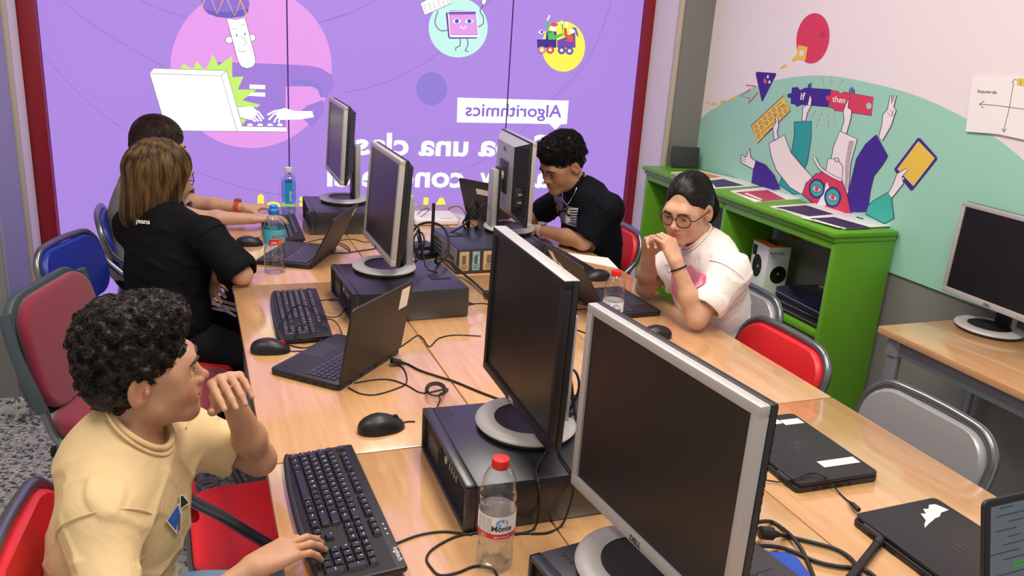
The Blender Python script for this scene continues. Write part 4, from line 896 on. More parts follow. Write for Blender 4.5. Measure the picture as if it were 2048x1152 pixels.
b2 = bottle('red-capped water bottle by the girl\'s laptop', (1220, 667), body, .1, 'cap_red', capp, RB); monte(b2)
bz = [(.02, .004), (.032, .0), (.0375, .008), (.0378, .04), (.036, .06), (.0375, .075), (.0355, .1), (.0375, .112), (.0378, .165), (.037, .172), (.028, .198), (.0175, .214), (.0150, .218), (.0150, .222)]
b3 = bottle('water bottle with a blue sports cap in front of the left open laptop', (550, 544), bz, .190, 'cap_blue', [(.0165, .216), (.0185, .219), (.0185, .232), (.015, .236), (.0135, .240), (.0145, .246), (.012, .250), (.0, .2505)], [(.03, -.001, 0), (.05, -.0014, 1), (.085, .0016, 2), (.097, -.0014, 0)])
mb = MB(); r = .0385; sleeve(mb, r, .114, .166, 0); sleeve(mb, r+.0003, .114, .131, 1, -.5, .75); sleeve(mb, r+.0004, .114, .127, 2, .35, .9)
curved_text(mb, 'BEZOYA', .0135, r+.0006, .45, .137, 1, .03); curved_text(mb, 'SOLO', .010, r+.0007, .72, .1165, 1, .02); curved_text(mb, 'agua', .011, r+.0007, -.05, .1175, 3, .02); mb.build('label', ['lab_teal', 'lab_red', 'lab_orange', 'lab_white'], b3, ang=0)
sq = lambda a, r, z: r if z > .19 else r*(1/max(abs(math.cos(a)), abs(math.sin(a)))**.75*.86+.06)
b4 = bottle('square blue-tinted water bottle beside the window-side computer', (578, 424), [(.02, .003), (.033, .0), (.036, .006), (.036, .152), (.034, .166), (.022, .180), (.016, .186), (.0155, .200)], .150, 'cap_white', [(.0175, .192), (.018, .194), (.018, .213), (.0, .2135)], (), mat_='clear_blue', wat='water_blue', fn=lambda a, r, z: r if z > .162 else r*(1/max(abs(math.cos(a)), abs(math.sin(a)))**.75*.86+.06))
mb = MB()
for a in (0, 1.5708, 3.1416, 4.712): mb.prism(rrect(.034, .10, .003), .0408, .0412, mi=0, X=Matrix.Rotation(a, 4, 'Z') @ frame((0, 0, .098), (0, 1, 0), (0, 0, 1)))
mb.text('NATURE', .013, frame((.0416, .013, .058), (0, 0, 1), (0, -1, 0)), 1, .02); mb.build('label', ['lab_cyan', 'lab_white'], b4, ang=0)

# ------------------------------------------------------------------ small things on the table
q = [at(1127, 505, DZ), at(1216, 516, DZ), at(1236, 537, DZ), at(1156, 521, DZ)]; c = sum(q, Vector())/4
t = thing('paper_sheet', 'blank white paper sheet lying near the boy in black', 'paper', (c.x, c.y, DZ)); L0 = [v-c for v in q]; L0 = [L0[i] for i in (0, 1, 2, 3)]
mb = MB(); mb.prism([(v.x, v.y) for v in L0][::-1], .0003, .0014); o = mb.build('sheet', 'paper', t)
t = thing('flat_box', 'pale flat plastic box lying at the window end of the table', 'box', (1.075, 3.76, DZ), R90(-4)); mb = MB(); mb.prism(rrect(.21, .20, .012), .002, .026, .004); mb.build('housing', 'white_paint', t); mb = MB(); mb.prism(rrect(.06, .012, .003), .0255, .0265, X=Matrix.Translation((.05, -.07, 0))); mb.build('badge', 'silver', t)
t = thing('wireless_router', 'small black router with one upright antenna among the cables', 'router', (.865, 3.235, DZ), R90(12)); mb = MB(); mb.prism(rrect(.13, .10, .01), .0, .028, .004); mb.build('housing', 'black_plastic', t)
p = Vector((.905, 3.175, .76)); mb = MB(); mb.tube([(.035, -.058, .012), (.035, -.058, .03), (.036, -.058, .21)], [.008, .0075, .0065], 12); mb.build('antenna', 'black_plastic', t); mb = MB(); [mb.box((-.05+k*.02, -.0505, .014), (.012, .002, .01)) for k in range(4)]; mb.build('port', 'rubber', t)
t = thing('video_adapter', 'black square adapter box hanging among thick cables beside the router', 'adapter', (.872, 3.13, DZ), R90(15)); mb = MB(); mb.box((0, 0, .012), (.085, .06, .024), .003); mb.build('housing', 'black_gloss', t)
e = at(1762, 1077, DZ+.012); g = at(1688, 1172, DZ+.009)
t = thing('wifi_antenna', 'thick black rod antenna lying against the laptop with the torn sticker', 'antenna', (g.x, g.y, DZ)); v = e-g; mb = MB(); mb.tube([(0, 0, .0085), (v.x*.9, v.y*.9, .0105)], [.0085, .0078], 16); mb.build('rod', 'black_plastic', t)
mb = MB(); mb.tube([(v.x*.88, v.y*.88, .0105), (v.x, v.y, .012)], [.0088, .0088], 12); mb.tube([(v.x, v.y, .012), (v.x+.014, v.y+.004, .012)], [.008, .008], 12); mb.build('hinge', 'dark_grey', t)
p = at(1556, 1150, DZ+.04)
t = thing('plastic_case', 'glossy blue rounded plastic case among thick cables in the foreground', 'case', (p.x+.004, p.y-.012, DZ), R90(-14)); mb = MB(); mb.prism(rrect(.088, .12, .028, 8), 0, .058, .014, seg=4); mb.build('shell', 'blue_plastic', t); mb = MB(); mb.prism(rrect(.089, .121, .028, 8), .024, .026); mb.build('lid_seam', 'rubber', t)

# ------------------------------------------------------------------ cables
def cable(label, pts, r=.0022, m='cable', group='black cables on the table', smooth=8, ends=(), name='cable'):
    P = [Vector(p) for p in pts]; c = P[0].copy(); c.z = DZ
    t = thing(name, label, 'cable', c, 0, group)
    mb = MB(); mb.tube([p-c for p in P], r, 8, smooth=smooth); mb.build('cord', m, t, ang=60)
    for e in ends:
        a, b = (P[0], P[1]) if e == 0 else (P[-1], P[-2]); d = (b-a).normalized(); a = a-c
        mb = MB(); mb.tube([a-d*.012, a-d*.010, a+d*.016, a+d*.018, a+d*.03], [r*2.2, r*3, r*3, r*2, r*1.3], 10); mb.build('plug', 'black_plastic', t)
    return t
def T_(px, z=None, r=.0022): return [at(x, y, (DZ+r+.0006) if z is None else z) for x, y in px]
def mix(L, r=.0022): return [at(q[0], q[1], q[2] if len(q) > 2 else DZ+r+.0006) for q in L]
cable('thin black cable running from the foreground keyboard past the central computer', T_([(794, 1086), (838, 1070), (883, 1063), (919, 1066), (945, 1069)]))
cable('thin black cable looping in front of the foreground red-capped bottle', mix([(1060, 1066), (1000, 1067), (949, 1066), (909, 1074), (868, 1096), (853, 1116), (862, 1135), (880, 1150), (915, 1145), (950, 1132), (984, 1137), (997, 1156)]))
cable('black cable dropping from the central monitor over the computer edge to the table', mix([(1119, 832, .872), (1117, 856, .858), (1090, 905, .856), (1074, 932, .856), (1072, 948, .856), (1077, 966, .853), (1079, 990, .815), (1077, 1030, .777), (1067, 1058), (1038, 1067), (1000, 1069)]))
cable('black cable hanging beside the foreground monitor and down the central computer', mix([(1138, 867, .86), (1122, 890, .856), (1120, 908, .856), (1140, 940, .856), (1147, 958, .853), (1146, 985, .82), (1135, 1025, .785), (1122, 1052), (1096, 1065), (1062, 1067)]))
cable('power cable with inline plug behind the open laptop with the white lid label', mix([(790, 723, .764), (812, 727), (834, 738), (849, 744), (880, 754), (909, 763), (960, 784), (1008, 802)], .003), .003, ends=(0,))
R2 = []
for k in range(26):
    a = k*.8; R2.append((872+(22-.3*k)*math.cos(a), 777+(15-.2*k)*math.sin(a)+.15*k, DZ+.003+.0011*k))
cable('tied coil of thin black cable beside the central computer', mix([(709, 766), (752, 759), (784, 760), (815, 771), (846, 786)]+R2+[(880, 800), (874, 815)], .0018), .0018, smooth=4)
cable('thin cable looping out from behind the laptop with the white lid label', mix([(696, 775), (721, 787), (752, 789), (793, 777), (813, 765), (809, 740), (793, 727)], .0018), .0018)
cable('thin cable plugged into the left computer and curling over the tangled keyboard', mix([(672, 599, .795), (650, 600, .785), (634, 604, .778), (626, 616, .777), (640, 634, .776), (665, 640, .777), (676, 650, .765), (684, 667)], .0018), .0018, ends=(0,))
cable('thin cable lying in a wide loop over the tangled keyboard', mix([(693, 613, .757), (678, 632, .776), (650, 632, .7765), (610, 612, .777), (590, 612, .777), (572, 632, .776), (556, 654, .772), (553, 672, .757), (571, 687), (600, 695), (621, 693), (645, 678, .762), (656, 660, .776), (640, 652, .776), (612, 650, .776), (596, 652, .776), (590, 664, .776), (600, 676, .772), (630, 680, .757)], .0018), .0018)
cable('thin cable of the red-wheeled mouse', mix([(578, 702), (604, 702), (627, 698), (650, 685), (672, 678), (690, 672)], .0018), .0018)
cable('thin cable crossing the middle seam behind the left open laptop', mix([(796, 697), (815, 684), (835, 671), (846, 677), (859, 693), (877, 677), (909, 670), (962, 672)], .0018), .0018)
cable('short cable pair leaving the back of the left computer', mix([(932, 607, .79), (945, 608, .785), (965, 607, .78), (985, 610, .765)], .0022), .0022, ends=(0,))
cable('mouse cable running under the front of the central computer', mix([(806, 845), (816, 843), (830, 843)], .0018), .0018)
def rel(px, py, d): return pt(px, py, d)
cable('thick black cable arching over the router', [rel(823, 467, 3.30), rel(838, 450, 3.28), rel(863, 445, 3.26), rel(886, 455, 3.22), rel(897, 478, 3.16), rel(895, 506, 3.08), rel(886, 520, 2.98), rel(874, 526, 2.90), rel(871, 521, 2.86), rel(880, 517, 2.86), rel(899, 524, 2.93), rel(913, 540, 2.95)], .005, ends=())
cable('thick black cable rising from the adapter to the turned-away monitor', [rel(871, 474, 3.34), rel(895, 468, 3.36), rel(924, 452, 3.40), rel(945, 434, 3.44), rel(964, 413, 3.5), rel(978, 405, 3.5)], .0045)
cable('thick video cable with a black connector in front of the labelled computer', mix([(905, 524, .80), (913, 534, .785), (930, 550, .768), (946, 563, .765), (975, 590, .765)], .005), .0045, ends=(4,))
L = []
for k in range(30):
    a = k*.85; L.append(Vector((1.085+.028*math.cos(a)+.0007*k*math.sin(k*2.1), 3.185+.012*math.sin(k*1.7), .905+.062*math.sin(a)-.002*k*.4)))
cable('bundled loops of black cable tied behind the turned-away monitor', L+[Vector((1.09, 3.15, .87)), Vector((1.10, 3.13, .859))], .0038, smooth=4)
L = []
for k in range(24):
    a = k*.9; L.append(Vector((.735+.016*math.cos(k*1.3), 1.478+.03*math.cos(a), .925+.055*math.sin(a)-.001*k)))
cable('bundled black cable hanging behind the centre monitor', [Vector((.722, 1.49, .99)), Vector((.735, 1.47, .985))]+L+[Vector((.745, 1.44, .87)), Vector((.77, 1.40, .856))], .003, smooth=4)
L = []
for k in range(16):
    a = k*.9; L.append(Vector((.715+.012*math.cos(k*1.3), 2.66+.03*math.cos(a), .935+.05*math.sin(a)-.001*k)))
cable('bundled black cable hanging behind the monitor of the tangled keyboard', [Vector((.70, 2.67, 1.0)), Vector((.712, 2.655, .99))]+L+[Vector((.73, 2.62, .868)), Vector((.76, 2.58, .8555))], .003, smooth=4)
cable('thick black cable curving down behind the foreground monitor', mix([(1490, 1052, .79), (1520, 1044, .775), (1543, 1044), (1566, 1058), (1588, 1078, .764), (1608, 1108), (1630, 1160)], .0042), .0042)
cable('thick black power cable with ribbed plug behind the foreground monitor', mix([(1530, 1066, .775), (1549, 1068, .772), (1575, 1073), (1617, 1083), (1668, 1097), (1698, 1114), (1714, 1135), (1722, 1160)], .0042), .0042, ends=(0,))
cable('thick black cable curving along the table seam by the blue case', mix([(1500, 1092, .775), (1544, 1093, .762), (1581, 1101), (1632, 1123), (1676, 1133), (1710, 1136), (1736, 1143), (1756, 1160)], .0042), .0042)
cable('thin cable crossing the corner of the closed laptop with three labels', mix([(1530, 960, .757), (1562, 964, .757), (1592, 957, .778), (1612, 949, .780), (1628, 946, .780), (1647, 952, .779), (1662, 967, .765), (1685, 992), (1712, 1015, .760)], .0018), .0018, ends=(8,))
cable('black cable with a connector lying behind the stickered laptop', mix([(1128, 622, .758), (1145, 620, .757), (1175, 618, .757), (1200, 622, .757)], .0022), .0022, ends=(0,))
cable('thin cable behind the stickered laptop', mix([(1128, 594), (1145, 597), (1160, 607), (1185, 612)], .0015), .0015)
cable('black cable on the right beside the central monitor stand', mix([(1128, 650), (1145, 657), (1175, 668), (1210, 690)], .0022), .0022)
cable('laptop power cable lying left of the silver monitor', mix([(652, 505, .757), (686, 506), (710, 503), (752, 497), (775, 494)], .0025), .0025, ends=(0,))
cable('thin cables curling behind the open laptop by the window', mix([(616, 484), (650, 478), (690, 490), (700, 502), (680, 490), (655, 487), (700, 478), (730, 484), (760, 482)], .0016), .0016)
cable('thin cable looping on the table by the pale flat box', mix([(800, 460), (823, 440), (845, 420, .80), (858, 417, .81), (850, 428, .79), (825, 442)], .0016), .0016)
cable('thin cable looping behind the pale flat box', mix([(893, 427), (900, 416, .785), (915, 413, .80), (926, 420, .79), (935, 438), (948, 452)], .0018), .0018)
cable('network cables along the back of the labelled computer', mix([(835, 492), (850, 506), (870, 508), (893, 508, .78), (905, 505, .79)], .0025), .0025, ends=(4,))
# ------------------------------------------------------------------ people: bodies grown from smooth-blended limb volumes
class Vol:
    def __init__(s): s.p = []
    def cap(s, a, b, ra, rb=None, k=.012, op=1): s.p.append(('c', np.array(a, float), np.array(b, float), ra, ra if rb is None else rb, k, op)); return s
    def ell(s, c, r, R=None, k=.012, op=1): s.p.append(('e', np.array(c, float), np.array(r, float), None if R is None else np.array(R, float), 0, k, op)); return s
    def sph(s, c, r, k=.008, op=1): return s.cap(c, np.array(c, float)+1e-6, r, r, k, op)
    def one(s, q, P):
        if q[0] == 'c':
            ba = q[2]-q[1]; pa = P-q[1]; t = np.clip((pa @ ba)/max(ba @ ba, 1e-12), 0, 1)
            return np.sqrt(((pa-t[:, None]*ba)**2).sum(1))-(q[3]+(q[4]-q[3])*t)
        if q[0] == 'p': return (P-q[1]) @ q[2]
        d = P-q[1]
        if q[3] is not None: d = d @ q[3]
        k0 = np.sqrt(((d/q[2])**2).sum(1)); k1 = np.sqrt(((d/q[2]**2)**2).sum(1))+1e-9
        return k0*(k0-1)/k1
    def cut(s, p, n): s.p.append(('p', np.array(p, float), np.array(n, float)/np.linalg.norm(n), 0, 0, .004, 0)); return s   # keeps the side n points away from
    def val(s, P, idx=None):
        D = None
        for i in (range(len(s.p)) if idx is None else idx):
            q = s.p[i]; d = s.one(q, P); k = q[5]
            if D is None: D = d; continue
            if q[6] == 1: h = np.maximum(k-np.abs(D-d), 0)/k; D = np.minimum(D, d)-h*h*k/4
            elif q[6] == 0: D = np.maximum(D, d)
            else: h = np.maximum(k-np.abs(D+d), 0)/k; D = np.maximum(D, -d)+h*h*k/4
        return D
    def bounds(s):
        lo = np.full(3, 9.); hi = -lo
        for q in s.p:
            if q[6] != 1: continue
            for c, r in (((q[1], q[3]), (q[2], q[4])) if q[0] == 'c' else ((q[1], max(q[2])),)): lo = np.minimum(lo, c-r); hi = np.maximum(hi, c+r)
        return lo, hi
    def grad(s, P, e=.002):
        g = np.stack([s.val(P+np.eye(3)[i]*e)-s.val(P-np.eye(3)[i]*e) for i in range(3)], 1); return g/(np.linalg.norm(g, axis=1)[:, None]+1e-12)
    def mesh(s, h, disp=None, relax=1):
        B = 8; lo, hi = s.bounds(); lo = lo-3*h-.01; hi = hi+3*h+.01
        nb = np.ceil((hi-lo)/(h*B)).astype(int)+1; N = nb*B
        gc = np.stack(np.meshgrid(*[np.arange(n) for n in nb], indexing='ij'), -1).reshape(-1, 3)
        cen = lo+(gc*B+(B-1)/2)*h; R = h*B*.87+.012
        each = np.stack([s.one(q, cen) for q in s.p], 1); D = s.val(cen)
        F = np.ones(N, np.float32)
        F4 = F.reshape(nb[0], B, nb[1], B, nb[2], B)
        off = np.stack(np.meshgrid(*[np.arange(B)]*3, indexing='ij'), -1).reshape(-1, 3)*h
        ops = np.array([q[6] for q in s.p])
        for bi in range(len(cen)):
            g = gc[bi]
            if abs(D[bi]) > R*1.25: F4[g[0], :, g[1], :, g[2], :] = np.sign(D[bi]); continue
            keep = [i for i in range(len(s.p)) if (ops[i] == 1 and each[bi, i] < D[bi]+2.2*R+.03) or (ops[i] == -1 and each[bi, i] < R+.03) or (ops[i] == 0 and each[bi, i] > -R-.01)]
            if not keep or ops[keep[0]] != 1:
                keep = list(range(len(s.p)))
            P = lo+g*B*h+off; v = s.val(P, keep)
            if disp is not None: v = v-disp(P)
            F4[g[0], :, g[1], :, g[2], :] = v.reshape(B, B, B)
        # surface nets
        In = F < 0
        c = np.zeros(np.array(F.shape)-1, bool); cnt = np.zeros(c.shape, np.int8)
        for dx in (0, 1):
            for dy in (0, 1):
                for dz in (0, 1): cnt += In[dx:F.shape[0]-1+dx, dy:F.shape[1]-1+dy, dz:F.shape[2]-1+dz]
        act = (cnt > 0) & (cnt < 8); ijk = np.argwhere(act); vid = np.full(c.shape, -1, np.int32); vid[act] = np.arange(len(ijk))
        acc = np.zeros((len(ijk), 3)); w = np.zeros(len(ijk))
        cor = [(a, b, d) for a in (0, 1) for b in (0, 1) for d in (0, 1)]
        fv = {q: F[ijk[:, 0]+q[0], ijk[:, 1]+q[1], ijk[:, 2]+q[2]] for q in cor}
        for q in cor:
            for ax in range(3):
                if q[ax]: continue
                q2 = list(q); q2[ax] = 1; q2 = tuple(q2); a, b = fv[q], fv[q2]; m = (a < 0) != (b < 0)
                t = np.where(m, a/np.where(m, a-b, 1), 0); pos = np.array(q, float)+np.zeros((len(ijk), 3)); pos[:, ax] += t
                acc[m] += pos[m]; w[m] += 1
        V = lo+(ijk+acc/np.maximum(w, 1)[:, None])*h
        Q = []
        for ax in range(3):
            a1, a2 = (ax+1) % 3, (ax+2) % 3
            sl = [slice(1, -1)]*3; sl[ax] = slice(0, -1); sl2 = list(sl); sl2[ax] = slice(1, None)
            A_ = In[tuple(sl)]; B_ = In[tuple(sl2)] if True else None
            sh = [min(a, b) for a, b in zip(A_.shape, B_.shape)]; A_ = A_[:sh[0], :sh[1], :sh[2]]; B_ = B_[:sh[0], :sh[1], :sh[2]]
            e = np.argwhere(A_ != B_); 
            if not len(e): continue
            inside = A_[tuple(e.T)]; base = e.copy(); base[:, a1] += 1; base[:, a2] += 1
            def v(d1, d2):
                k = base.copy(); k[:, a1] -= d1; k[:, a2] -= d2; return vid[tuple(k.T)]
            f = np.stack([v(1, 1), v(0, 1), v(0, 0), v(1, 0)], 1); f[~inside] = f[~inside][:, ::-1]; Q.append(f)
        Q = np.concatenate(Q); Q = Q[(Q >= 0).all(1)]
        for _ in range(relax):
            sm = np.zeros_like(V); n = np.zeros(len(V))
            for a in range(4):
                b = (a+1) % 4; np.add.at(sm, Q[:, a], V[Q[:, b]]); np.add.at(n, Q[:, a], 1); np.add.at(sm, Q[:, b], V[Q[:, a]]); np.add.at(n, Q[:, b], 1)
            V = V*.5+.5*sm/np.maximum(n, 1)[:, None]
        return V, Q
def vobj(name, V, Q, m, parent, col=None):
    o0 = np.array(parent.location) if parent else np.zeros(3)
    me = bpy.data.meshes.new(name); V = V-o0
    me.vertices.add(len(V)); me.vertices.foreach_set('co', V.astype(np.float32).ravel())
    me.loops.add(Q.size); me.loops.foreach_set('vertex_index', Q.astype(np.int32).ravel())
    me.polygons.add(len(Q)); me.polygons.foreach_set('loop_start', np.arange(0, Q.size, 4, dtype=np.int32))
    me.update(calc_edges=True); me.polygons.foreach_set('use_smooth', np.ones(len(Q), bool)); me.materials.append(M[m] if isinstance(m, str) else m)
    if col is not None:
        at_ = me.color_attributes.new('pigment', 'FLOAT_COLOR', 'POINT'); at_.data.foreach_set('color', np.c_[col, np.ones(len(col))].astype(np.float32).ravel())
    me.update(); o = bpy.data.objects.new(name, me); COL.objects.link(o); o.parent = parent; return o
def skin_mat(name, rough=.5):
    m, N, L, B = nmat(name); a = N.new('ShaderNodeVertexColor'); a.layer_name = 'pigment'
    tc = N.new('ShaderNodeTexCoord'); n = N.new('ShaderNodeTexNoise'); n.inputs['Scale'].default_value = 45; n.inputs['Detail'].default_value = 6; L.new(tc.outputs['Object'], n.inputs[0])
    r = ramp(N, [(.3, (.86, .84, .84)), (.7, (1.1, 1.1, 1.1))]); L.new(n.outputs[0], r.inputs[0])
    mx = N.new('ShaderNodeMix'); mx.data_type = 'RGBA'; mx.blend_type = 'MULTIPLY'; mx.inputs[0].default_value = .6; L.new(a.outputs[0], mx.inputs[6]); L.new(r.outputs[0], mx.inputs[7]); L.new(mx.outputs[2], B.inputs['Base Color'])
    B.inputs['Roughness'].default_value = rough; B.inputs['Specular IOR Level'].default_value = .4
    B.inputs['Subsurface Weight'].default_value = .12; B.inputs['Subsurface Radius'].default_value = (.012, .005, .003); B.inputs['Subsurface Scale'].default_value = .6
    n2 = N.new('ShaderNodeTexNoise'); n2.inputs['Scale'].default_value = 420; L.new(tc.outputs['Object'], n2.inputs[0]); b = N.new('ShaderNodeBump'); b.inputs['Strength'].default_value = .15; b.inputs['Distance'].default_value = .0008; L.new(n2.outputs[0], b.inputs['Height']); L.new(b.outputs[0], B.inputs['Normal'])
    return m
M['skin'] = skin_mat('skin')
def cloth(name, col, wr=.6, scale=9, rough=.85):
    m, N, L, B = nmat(name); c = lin(col); tc = N.new('ShaderNodeTexCoord')
    B.inputs['Base Color'].default_value = c+(1,); B.inputs['Roughness'].default_value = rough; B.inputs['Specular IOR Level'].default_value = .14
    n = N.new('ShaderNodeTexNoise'); n.inputs['Scale'].default_value = scale; n.inputs['Detail'].default_value = 3; n.inputs['Distortion'].default_value = 1.2; L.new(tc.outputs['Object'], n.inputs[0])
    b = N.new('ShaderNodeBump'); b.inputs['Strength'].default_value = wr; b.inputs['Distance'].default_value = .02; L.new(n.outputs[0], b.inputs['Height'])
    n2 = N.new('ShaderNodeTexNoise'); n2.inputs['Scale'].default_value = 900; L.new(tc.outputs['Object'], n2.inputs[0]); b2 = N.new('ShaderNodeBump'); b2.inputs['Strength'].default_value = .25; b2.inputs['Distance'].default_value = .0008
    L.new(n2.outputs[0], b2.inputs['Height']); L.new(b.outputs[0], b2.inputs['Normal']); L.new(b2.outputs[0], B.inputs['Normal'])
    return m
def hair_mat(name, c1, c2, rough=.42, st=None):
    m, N, L, B = nmat(name); tc = N.new('ShaderNodeTexCoord'); n = N.new('ShaderNodeTexNoise'); n.inputs['Scale'].default_value = 55; n.inputs['Detail'].default_value = 4
    mp = N.new('ShaderNodeMapping'); mp.inputs['Scale'].default_value = st or (1, 1, 1); L.new(tc.outputs['Object'], mp.inputs[0]); L.new(mp.outputs[0], n.inputs[0]); r = ramp(N, [(.35, c1), (.68, c2)]); L.new(n.outputs[0], r.inputs[0]); L.new(r.outputs[0], B.inputs['Base Color'])
    B.inputs['Roughness'].default_value = rough; B.inputs['Specular IOR Level'].default_value = .35
    return m
def rotm(az, pitch=0, roll=0):                      # columns: right, forward, up of a head; forward turned to az, pitch up positive, roll tips towards the right ear
    R_ = Matrix.Rotation(az-PIH, 3, 'Z') @ Matrix.Rotation(pitch, 3, 'X') @ Matrix.Rotation(roll, 3, 'Y')
    return np.array(R_)
RNG = np.random.default_rng(7)
def strands(name, V0, step, n, r, m, parent, vol=None, off=0, taper=.35, pull=.55, sides=3):
    # strands start at V0 and follow step(P, i); optionally held at distance off from vol
    P = V0.copy(); path = [P]
    for i in range(n):
        P = P+step(P, i)
        if vol is not None:
            d = vol.val(P); g = vol.grad(P); o_ = off if not hasattr(off, '__len__') else off
            P = P+g*(np.maximum(o_-d, 0)*.9-np.maximum(d-o_, 0)*pull)[:, None]
        path.append(P)
    path = np.stack(path, 1); K = path.shape[1]; Nn = len(V0)
    t = np.gradient(path, axis=1); t /= np.linalg.norm(t, axis=2)[..., None]+1e-9
    u = np.cross(t, np.array([.31, .53, .79])); u /= np.linalg.norm(u, axis=2)[..., None]+1e-9; w = np.cross(t, u)
    rr = np.linspace(1, taper, K)*r
    rad = (rr[None, :]*(1+.4*(RNG.random((Nn, 1))-.5)))[..., None]
    ring = [path+(u*math.cos(2*math.pi*k/sides)+w*math.sin(2*math.pi*k/sides))*rad for k in range(sides)]
    V = np.stack(ring, 2).reshape(-1, 3); b = (np.arange(Nn)*K*sides)[:, None, None]+(np.arange(K-1)*sides)[None, :, None]; k = np.arange(sides)[None, None, :]; k2 = (k+1) % sides
    Q = np.stack([b+k, b+k2, b+sides+k2, b+sides+k], -1).reshape(-1, 4)
    return vobj(name, V, Q, m, parent)
def H_(spec, p): return spec['hc']+spec['hR'] @ (np.array(p, float)*spec['hs'])
def head(v, sp, female=False):
    s = sp['hs']; R_ = sp['hR']; h = lambda *p: H_(sp, p)
    E = lambda c, r, k=.02, op=1: v.ell(h(*c), np.array(r)*s, R_, k*s, op)
    C = lambda a, b, ra, rb=None, k=.015, op=1: v.cap(h(*a), h(*b), ra*s, None if rb is None else rb*s, k*s, op)
    E((0, -.014, .036), (.074, .094, .086), .01); E((0, .028, -.036), (.059, .060, .076), .04)
    for q in (-1, 1):
        C((q*.047, .012, -.066), (q*.014, .068, -.098), .018, .016, .035); E((q*.035, .060, -.034), (.026, .026, .028), .03); C((q*.05, .055, .0), (q*.03, .082, .014), .012, .013, .03)
    E((0, .074, -.100), (.020, .016, .016), .022); C((-.02, .083, .018), (.02, .083, .018), .013, .013, .03)
    for q in (-1, 1): E((q*.031, .098, -.004), (.018, .014, .0115), .014, -1)
    C((0, .084, .008), (0, .108, -.030), .0075, .0098, .016); E((0, .112, -.033), (.0095, .010, .0085), .008)
    for q in (-1, 1): E((q*.0125, .100, -.038), (.0075, .010, .0072), .008)
    for q in (-1, 1): E((q*.0062, .107, -.0435), (.0034, .005, .003), .003, -1)
    E((0, .083, -.064), (.028, .016, .018), .02)
    C((-.019, .087, -.0635), (-.005, .0985, -.0600), .0042, .0058, .006); C((.019, .087, -.0635), (.005, .0985, -.0600), .0042, .0058, .006); C((-.014, .089, -.0705), (.014, .089, -.0705), .0055, .0055, .007); E((0, .094, -.0705), (.011, .0065, .006), .006)
    C((-.02, .094, -.0655), (.02, .094, -.0655), .0022, .0022, .003, -1)
    for q in (-1, 1):
        E((q*.031, .0795, -.0038), (.0150, .0105, .0095), .004)
        Re = R_ @ np.array(Matrix.Rotation(q*.35, 3, 'Z') @ Matrix.Rotation(-.18, 3, 'X'))
        v.ell(h(q*.078, -.010, -.010), np.array([.0085, .021, .033])*s, Re, .006*s); v.ell(h(q*.086, -.004, -.006), np.array([.008, .0125, .020])*s, Re, .005*s, -1); v.ell(h(q*.082, .004, -.012), np.array([.005, .006, .008])*s, Re, .004*s)
    return v
def hand(v, W0, d, n, side, s=1.0, curl=((.3, .4, .25),)*4, spread=.06, thumb=(.5, .35, .3), twist=0):
    d = np.array(d, float); d /= np.linalg.norm(d); n = np.array(n, float); n -= d*(n @ d); n /= np.linalg.norm(n)
    t = np.cross(d, n)*(1 if side == 'R' else -1); W0 = np.array(W0, float); tips = []
    mc = [W0+(d*.086+t*.030)*s, W0+(d*.089+t*.010-n*.002)*s, W0+(d*.084-t*.010-n*.001)*s, W0+(d*.076-t*.029+n*.002)*s]
    for q, a in zip(mc, (.016, .006, -.006, -.016)): v.cap(W0+t*a*s, q, .0135*s, .0105*s, .014*s)
    v.ell(W0+(d*.045+n*.004)*s, np.array([.034, .044, .0145])*s, np.stack([t, d, n], 1), .012*s)
    v.cap(W0+(d*.012+t*.02+n*.008)*s, W0+(d*.05+t*.034+n*.012)*s, .0155*s, .0125*s, .014*s)
    L = ((.042, .026, .022), (.046, .030, .023), (.043, .028, .022), (.034, .021, .020)); rr = ((.0092, .0084, .0076, .0062),)*3+((.0082, .0074, .0066, .0056),)
    nails = []
    for f in range(4):
        c = curl[f] if f < len(curl) else curl[-1]; a = 0; p = mc[f]; dd = d+t*spread*(1.5-f)/1.5; dd /= np.linalg.norm(dd)
        nn = n-dd*(n @ dd); nn /= np.linalg.norm(nn)
        for j in range(3):
            a += c[j]; u = dd*math.cos(a)+nn*math.sin(a); e = p+u*L[f][j]*s
            v.cap(p, e, rr[f][j]*s, rr[f][j+1]*s, .0035*s); p = e
        bk = -(nn*math.cos(a)-dd*math.sin(a)); nails.append((p-u*.002*s+bk*.0052*s, .0062*s)); tips.append(p)
    p = W0+(d*.022+t*.022+n*.008)*s; u = d*.62+t*(.55+thumb[0]*.4)+n*(.25+thumb[1]*.5); u /= np.linalg.norm(u); e = p+u*.042*s; v.cap(p, e, .0145*s, .0115*s, .010*s)
    u2 = u*math.cos(thumb[2])+(d*.7-t*.4+n*.3)*math.sin(thumb[2]); u2 /= np.linalg.norm(u2); e2 = e+u2*.032*s; v.cap(e, e2, .0112*s, .0098*s, .004*s); u3 = u2+(d*.3-t*.3)*thumb[2]; u3 /= np.linalg.norm(u3); e3 = e2+u3*.024*s; v.cap(e2, e3, .0098*s, .0072*s, .004*s)
    return nails
def sm01(x): x = np.clip(x, 0, 1); return x*x*(3-2*x)
